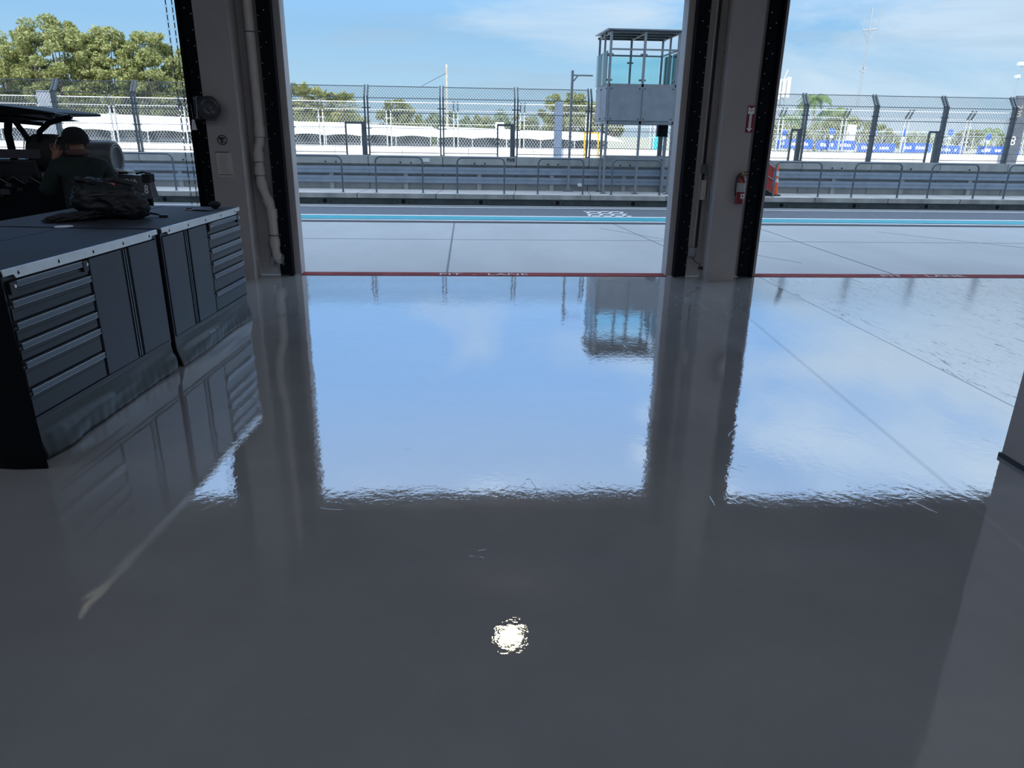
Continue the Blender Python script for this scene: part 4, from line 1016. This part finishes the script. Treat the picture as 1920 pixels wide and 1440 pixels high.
# crate with number 8 to the right of the person
K = thing('printed_case', 'grey printed equipment case with a white 8 on its side and gear on top', 'case', (-3.20, 7.33, 0))
MB().add([(-.34, -.07, .92), (.17, -.07, .92), (.17, .07, .92), (-.34, .07, .92), (-.34, -.05, 1.150), (.14, -.05, 1.135), (.14, .05, 1.135), (-.34, .05, 1.150)], [(0,3,2,1),(4,5,6,7),(0,1,5,4),(1,2,6,5),(2,3,7,6),(3,0,4,7)]).build('shell', carton, K, bev=.008)
for x in (-.28, .10): MB().bar((x, 0, 0), (x, 0, .925), .05).build('leg', blackm, K)
text('number', '8', .095, wht, (.112, -.0655, 1.005), (R(85), 0, 0), K, .8, 1.2, .001, .002)
text('lettering', 'MNA', .06, wht, (-.04, -.058, 1.085), (R(85), 0, 0), K, 1.1, .9, .001, .001)
MB().box(.09, .165, -.075, .03, 1.075, 1.15).tube([(.02, -.02, 1.15), (.09, -.03, 1.165), (.16, -.02, 1.15)], .010, 6).build('corner_latch', blackpl, K)
gl_ = thing('glove', 'pale glove with black grip lying on the printed case', 'glove', (-3.29, 7.33, 1.148))
blob('cuff', tape, (0, 0, .018), (.085, .05, .016), gl_, 3, (0, 0, .1), .1); MB().box(-.04, .05, -.06, -.04, .0, .02).build('grip', blackpl, gl_, bev=.006)

# ------------------------------------------------------------------ things on the piers
def chain(name, label, strands, lens, pitch=.034, wr=.0032, m_=steel_dark):
    o = thing(name, label, 'chain', (0, 0, 0)); 
    for (x, y, z0, z1) in strands:
        m = MB(); n = int((z1-z0)/pitch)
        for k in range(n):
            Mx = (Matrix.Rotation(R(90), 3, 'X') if k % 2 else Matrix.Rotation(R(90), 3, 'Z') @ Matrix.Rotation(R(90), 3, 'X')) @ Matrix.Diagonal((.42, 1.0, .9))
            m.torus((x, y, z0+k*pitch), pitch*.60, wr, Mx, 10, 4)
        m.build('chain_strand', m_, o, smooth=True)
    return o
c1 = chain('hand_chain', 'long hand chain loop hanging in the left doorway beside the door guide', [(-2.955, 8.02, .62, 3.7), (-2.895, 8.02, .62, 3.7)], 0)
c2 = chain('hand_chain', 'hand chain loop hanging against the side of the fire extinguisher column', [(2.675, 8.06, .78, 3.7), (2.70, 8.14, .78, 3.7)], 0, .030, .0028)
c1.location = (0, 0, 0)
for o in (c1, c2): pass

# left: drain pipe
P_ = thing('drain_pipe', 'white plastic drain pipe with elbows running down the left pier', 'pipe', (0, 0, 0))
MB().tube([(-2.215, 8.19, 4.4), (-2.215, 8.19, 1.62)], .047, 20).build('upper_pipe', pvc, P_, smooth=True)
MB().tube([(-2.215, 8.19, 1.66), (-2.218, 8.19, 1.52), (-2.222, 8.185, 1.44), (-2.245, 8.17, 1.36), (-2.25, 8.17, 1.12), (-2.245, 8.17, 1.0), (-2.215, 8.18, .90), (-2.18, 8.19, .80), (-2.165, 8.19, .70), (-2.165, 8.19, .30), (-2.158, 8.19, .23), (-2.13, 8.185, .185), (-2.095, 8.18, .18)], .047, 20).build('lower_pipe', pvc, P_, smooth=True)
for a, b_ in (((-2.215, 8.19, 1.60), (-2.217, 8.19, 1.49)), ((-2.247, 8.17, 1.34), (-2.25, 8.17, 1.24)), ((-2.25, 8.17, 1.19), (-2.25, 8.17, 1.10)), ((-2.247, 8.172, 1.04), (-2.235, 8.175, .965)), ((-2.205, 8.183, .86), (-2.178, 8.19, .79)), ((-2.165, 8.19, .74), (-2.165, 8.19, .64)), ((-2.165, 8.19, .42), (-2.165, 8.19, .33)), ((-2.155, 8.188, .225), (-2.12, 8.184, .185))): MB().cyl(a, b_, .055, 20).build('coupling', pvc, P_, smooth=True)
MB().torus((-2.165, 8.19, .455), .050, .007, None, 24, 6).box(-2.22, -2.10, 8.21, 8.268, .445, .465).torus((-2.215, 8.19, 2.5), .049, .006, None, 24, 6).torus((-2.09, 8.18, .18), .054, .008, Matrix.Rotation(R(90), 3, 'Y'), 24, 6).torus((-2.216, 8.19, 1.487), .053, .003, None, 24, 6).torus((-2.25, 8.17, 1.235), .053, .003, None, 24, 6).torus((-2.25, 8.17, 1.095), .053, .003, None, 24, 6).build('strap', steel_dark, P_, smooth=True)
ob = thing('outlet_box', 'small grey outlet box low on the left pier under the drain pipe', 'outlet box', (-2.235, 8.27, .14))
MB().box(-.02, .03, -.04, 0, -.03, .07).build('box', steel, ob, bev=.004); MB().tube([(.0, -.02, .07), (.0, -.02, .13), (-.03, -.02, .22)], .008, 8).build('conduit', steel, ob)
tag(MB().cyl((-2.358, 8.10, .21), (-2.350, 8.10, .21), .025, 18).build('cover_plate', pvc), 'round painted cover plate on the side of the left column', 'plate')

# speaker on left column
sp_ = thing('wall_speaker', 'round black wall speaker with square brackets on the left pier', 'speaker', (-2.655, 7.97, 1.76), R(12))
MB().box(-.125, .165, -.015, 0, -.115, .115).build('back_plate', blackpl, sp_, bev=.004)
MB().prism([(-.10, -.10), (.085, -.105), (.10, 0), (.08, .11), (-.09, .115)], -.11, -.015).build('cabinet', blackpl, sp_, bev=.02)
Mx = Matrix.Translation((.03, -.10, 0)) @ Matrix.Rotation(R(90), 4, 'X')
MB().lathe([(.115, 0), (.115, .025), (.100, .035), (.092, .022), (.070, .030), (.062, .018), (.035, .012), (.02, .02)], 36, Mx).build('horn', cart_grey, sp_, smooth=True)
for x in (-.115, .15):
    for z in (-.09, .09): MB().cyl((x, -.015, z), (x, -.02, z), .006, 8).build('screw', alum, sp_)
tg_ = tag(MB().prism([(-.012, .05), (.012, .05), (.028, -.05), (-.028, -.05)], -.002, .0).tube([(0, -.001, .05), (-.005, -.001, .20)], .0012, 5).build('hanging_tag', tape, None, loc=(-2.80, 7.93, 1.60)), 'small pale tag hanging on a cord below the round speaker', 'tag')
# no drilling sign
sg = thing('no_drilling_sign', 'round crossed-out drill symbol sticker on the left column', 'sign', (-2.545, 7.968, 1.455))
m = MB(); m.torus((0, 0, 0), .046, .0045, Matrix.Rotation(R(90), 3, 'X'), 36, 6); m.bar((-.033, -.001, .033), (.033, -.001, -.033), .007, .002, up=(0, 1, 0)); m.build('ring', ink, sg)
MB().prism([(-.03, .008), (-.03, .026), (.008, .026), (.030, .022), (.030, .014), (.008, .010)], -.002, 0).prism([(-.012, .01), (.002, .01), (.0, -.018), (.010, -.030), (-.012, -.034), (-.016, -.02)], -.002, 0).build('drill_symbol', ink, sg)
pn = thing('notice_sheet', 'printed notice sheet taped below the round drill sign', 'notice', (-2.55, 7.968, 1.215))
MB().box(-.075, .085, -.0015, 0, -.125, .115).build('sheet', paper, pn)
MB().box(-.085, .055, -.003, -.0016, .118, .124).build('tape_bar', ink, pn); MB().box(-.065, .075, -.003, -.0016, -.108, -.102).build('tape_bar', ink, pn)
m = MB(); rnd = random.Random(3)
for k in range(13): z = .09-k*.0145; m.box(-.045, .02+rnd.random()*.035, -.0025, -.0015, z-.002, z+.002)
m.build('print_lines', greyink, pn)
# box on the left face of the left column (switch behind guide)
# right pier: conduit, latch, junction box, plug
cd = thing('conduit', 'dark vertical conduit in the recess left of the extinguisher column', 'conduit', (2.645, 8.245, 0))
MB().tube([(0, 0, .34), (0, 0, 4.3)], .013, 10).build('pipe', cab_dark, cd, smooth=True); MB().tube([(-.03, .005, .34), (-.028, .005, 4.3)], .007, 8).build('side_pipe', pvc, cd, smooth=True)
MB().box(-.035, .03, -.03, .0, 1.17, 1.27).build('bracket', steel_dark, cd, bev=.003); MB().box(-.02, .04, -.035, .01, .88, 1.10).build('grey_box', pvc, cd, bev=.006)
jb = thing('junction_box', 'grey junction box low in the right pier recess with a loose cable', 'junction box', (2.585, 8.27, .30))
MB().box(-.035, .05, -.045, 0, -.06, .04).build('box', steel, jb, bev=.004)
MB().tube([(.02, -.03, -.06), (.05, -.06, -.12), (.09, -.11, -.14), (.10, -.14, -.17)], .0045, 6).tube([(-.02, -.03, -.06), (.03, -.06, -.09), (.06, -.05, -.04)], .004, 6).build('cable', blackpl, jb, smooth=True)
MB().box(.075, .135, -.17, -.125, -.195, -.165).build('plug', blackpl, jb, bev=.005)
tag(MB().tube([(2.50, 8.262, 1.08), (2.53, 8.25, 1.10), (2.56, 8.262, 1.05), (2.53, 8.25, 1.03), (2.50, 8.262, 1.07)], .006, 6).build('latch_hook', steel_dark), 'small bent latch hook on the wall beside the right conduit', 'latch')
# extinguisher
ex = thing('fire_extinguisher', 'red fire extinguisher with black hose hung on the right column', 'fire extinguisher', (2.965, 7.905, .865))
MB().lathe([(.030, 0), (.047, .006), (.050, .02), (.050, .235), (.046, .262), (.030, .285), (.018, .295), (.018, .31)], 28).build('cylinder', redx, ex, smooth=True)
MB().lathe([(.0505, .135), (.0507, .14), (.0507, .225), (.0505, .23)], 28).build('label_band', glassy, ex)
MB().box(-.008, .036, -.0525, -.050, .065, .115).build('small_label', tape, ex); MB().cyl((.013, -.0526, .092), (.013, -.0532, .092), .010, 12).build('label_mark', ink, ex)
MB().lathe([(.014, .305), (.018, .32), (.012, .335), (.010, .35)], 14).cyl((0, 0, .352), (0, 0, .362), .016, 12).build('valve', brass, ex, smooth=True)
MB().bar((.0, 0, .338), (.085, -.01, .350), .014, .008).bar((.0, 0, .322), (.080, -.01, .300), .014, .008).build('lever', blackpl, ex)
MB().tube([(-.01, -.01, .325), (-.045, -.02, .318), (-.066, -.025, .28), (-.066, -.03, .15), (-.062, -.035, .09)], .009, 10).build('hose', blackpl, ex, smooth=True)
MB().box(-.02, .02, .045, .065, .10, .30).build('bracket', steel_dark, ex)
fs = thing('extinguisher_sign', 'narrow red sign with white down arrow above the fire extinguisher', 'sign', (3.005, 7.968, 1.745))
MB().box(-.041, .041, -.003, 0, -.135, .135).build('plate', signred, fs)
MB().prism([(-.034, .125), (0, .105), (.034, .125), (.034, .05), (.013, .055), (.013, -.092), (.034, -.088), (0, -.128), (-.034, -.088), (-.013, -.092), (-.013, .055), (-.034, .05)], -.0042, -.003).build('arrow', wht, fs)
text('lettering', 'FIRE', .024, signred, (0, -.0046, .085), (R(90), 0, 0), fs, .9, 1.0, .0004)
for i, ch in enumerate('EXTINGUISHER'): text('lettering', ch, .0125, ink, (0, -.0046, .048-i*.0128), (R(90), 0, 0), fs, 1.1, 1, .0004)
# switch box on the right edge of the right column
tag(MB().box(3.036, 3.055, 8.0, 8.05, .98, 1.14).build('switch_box', paper, None, bev=.006), 'thin pale box on the right side of the extinguisher column', 'box')
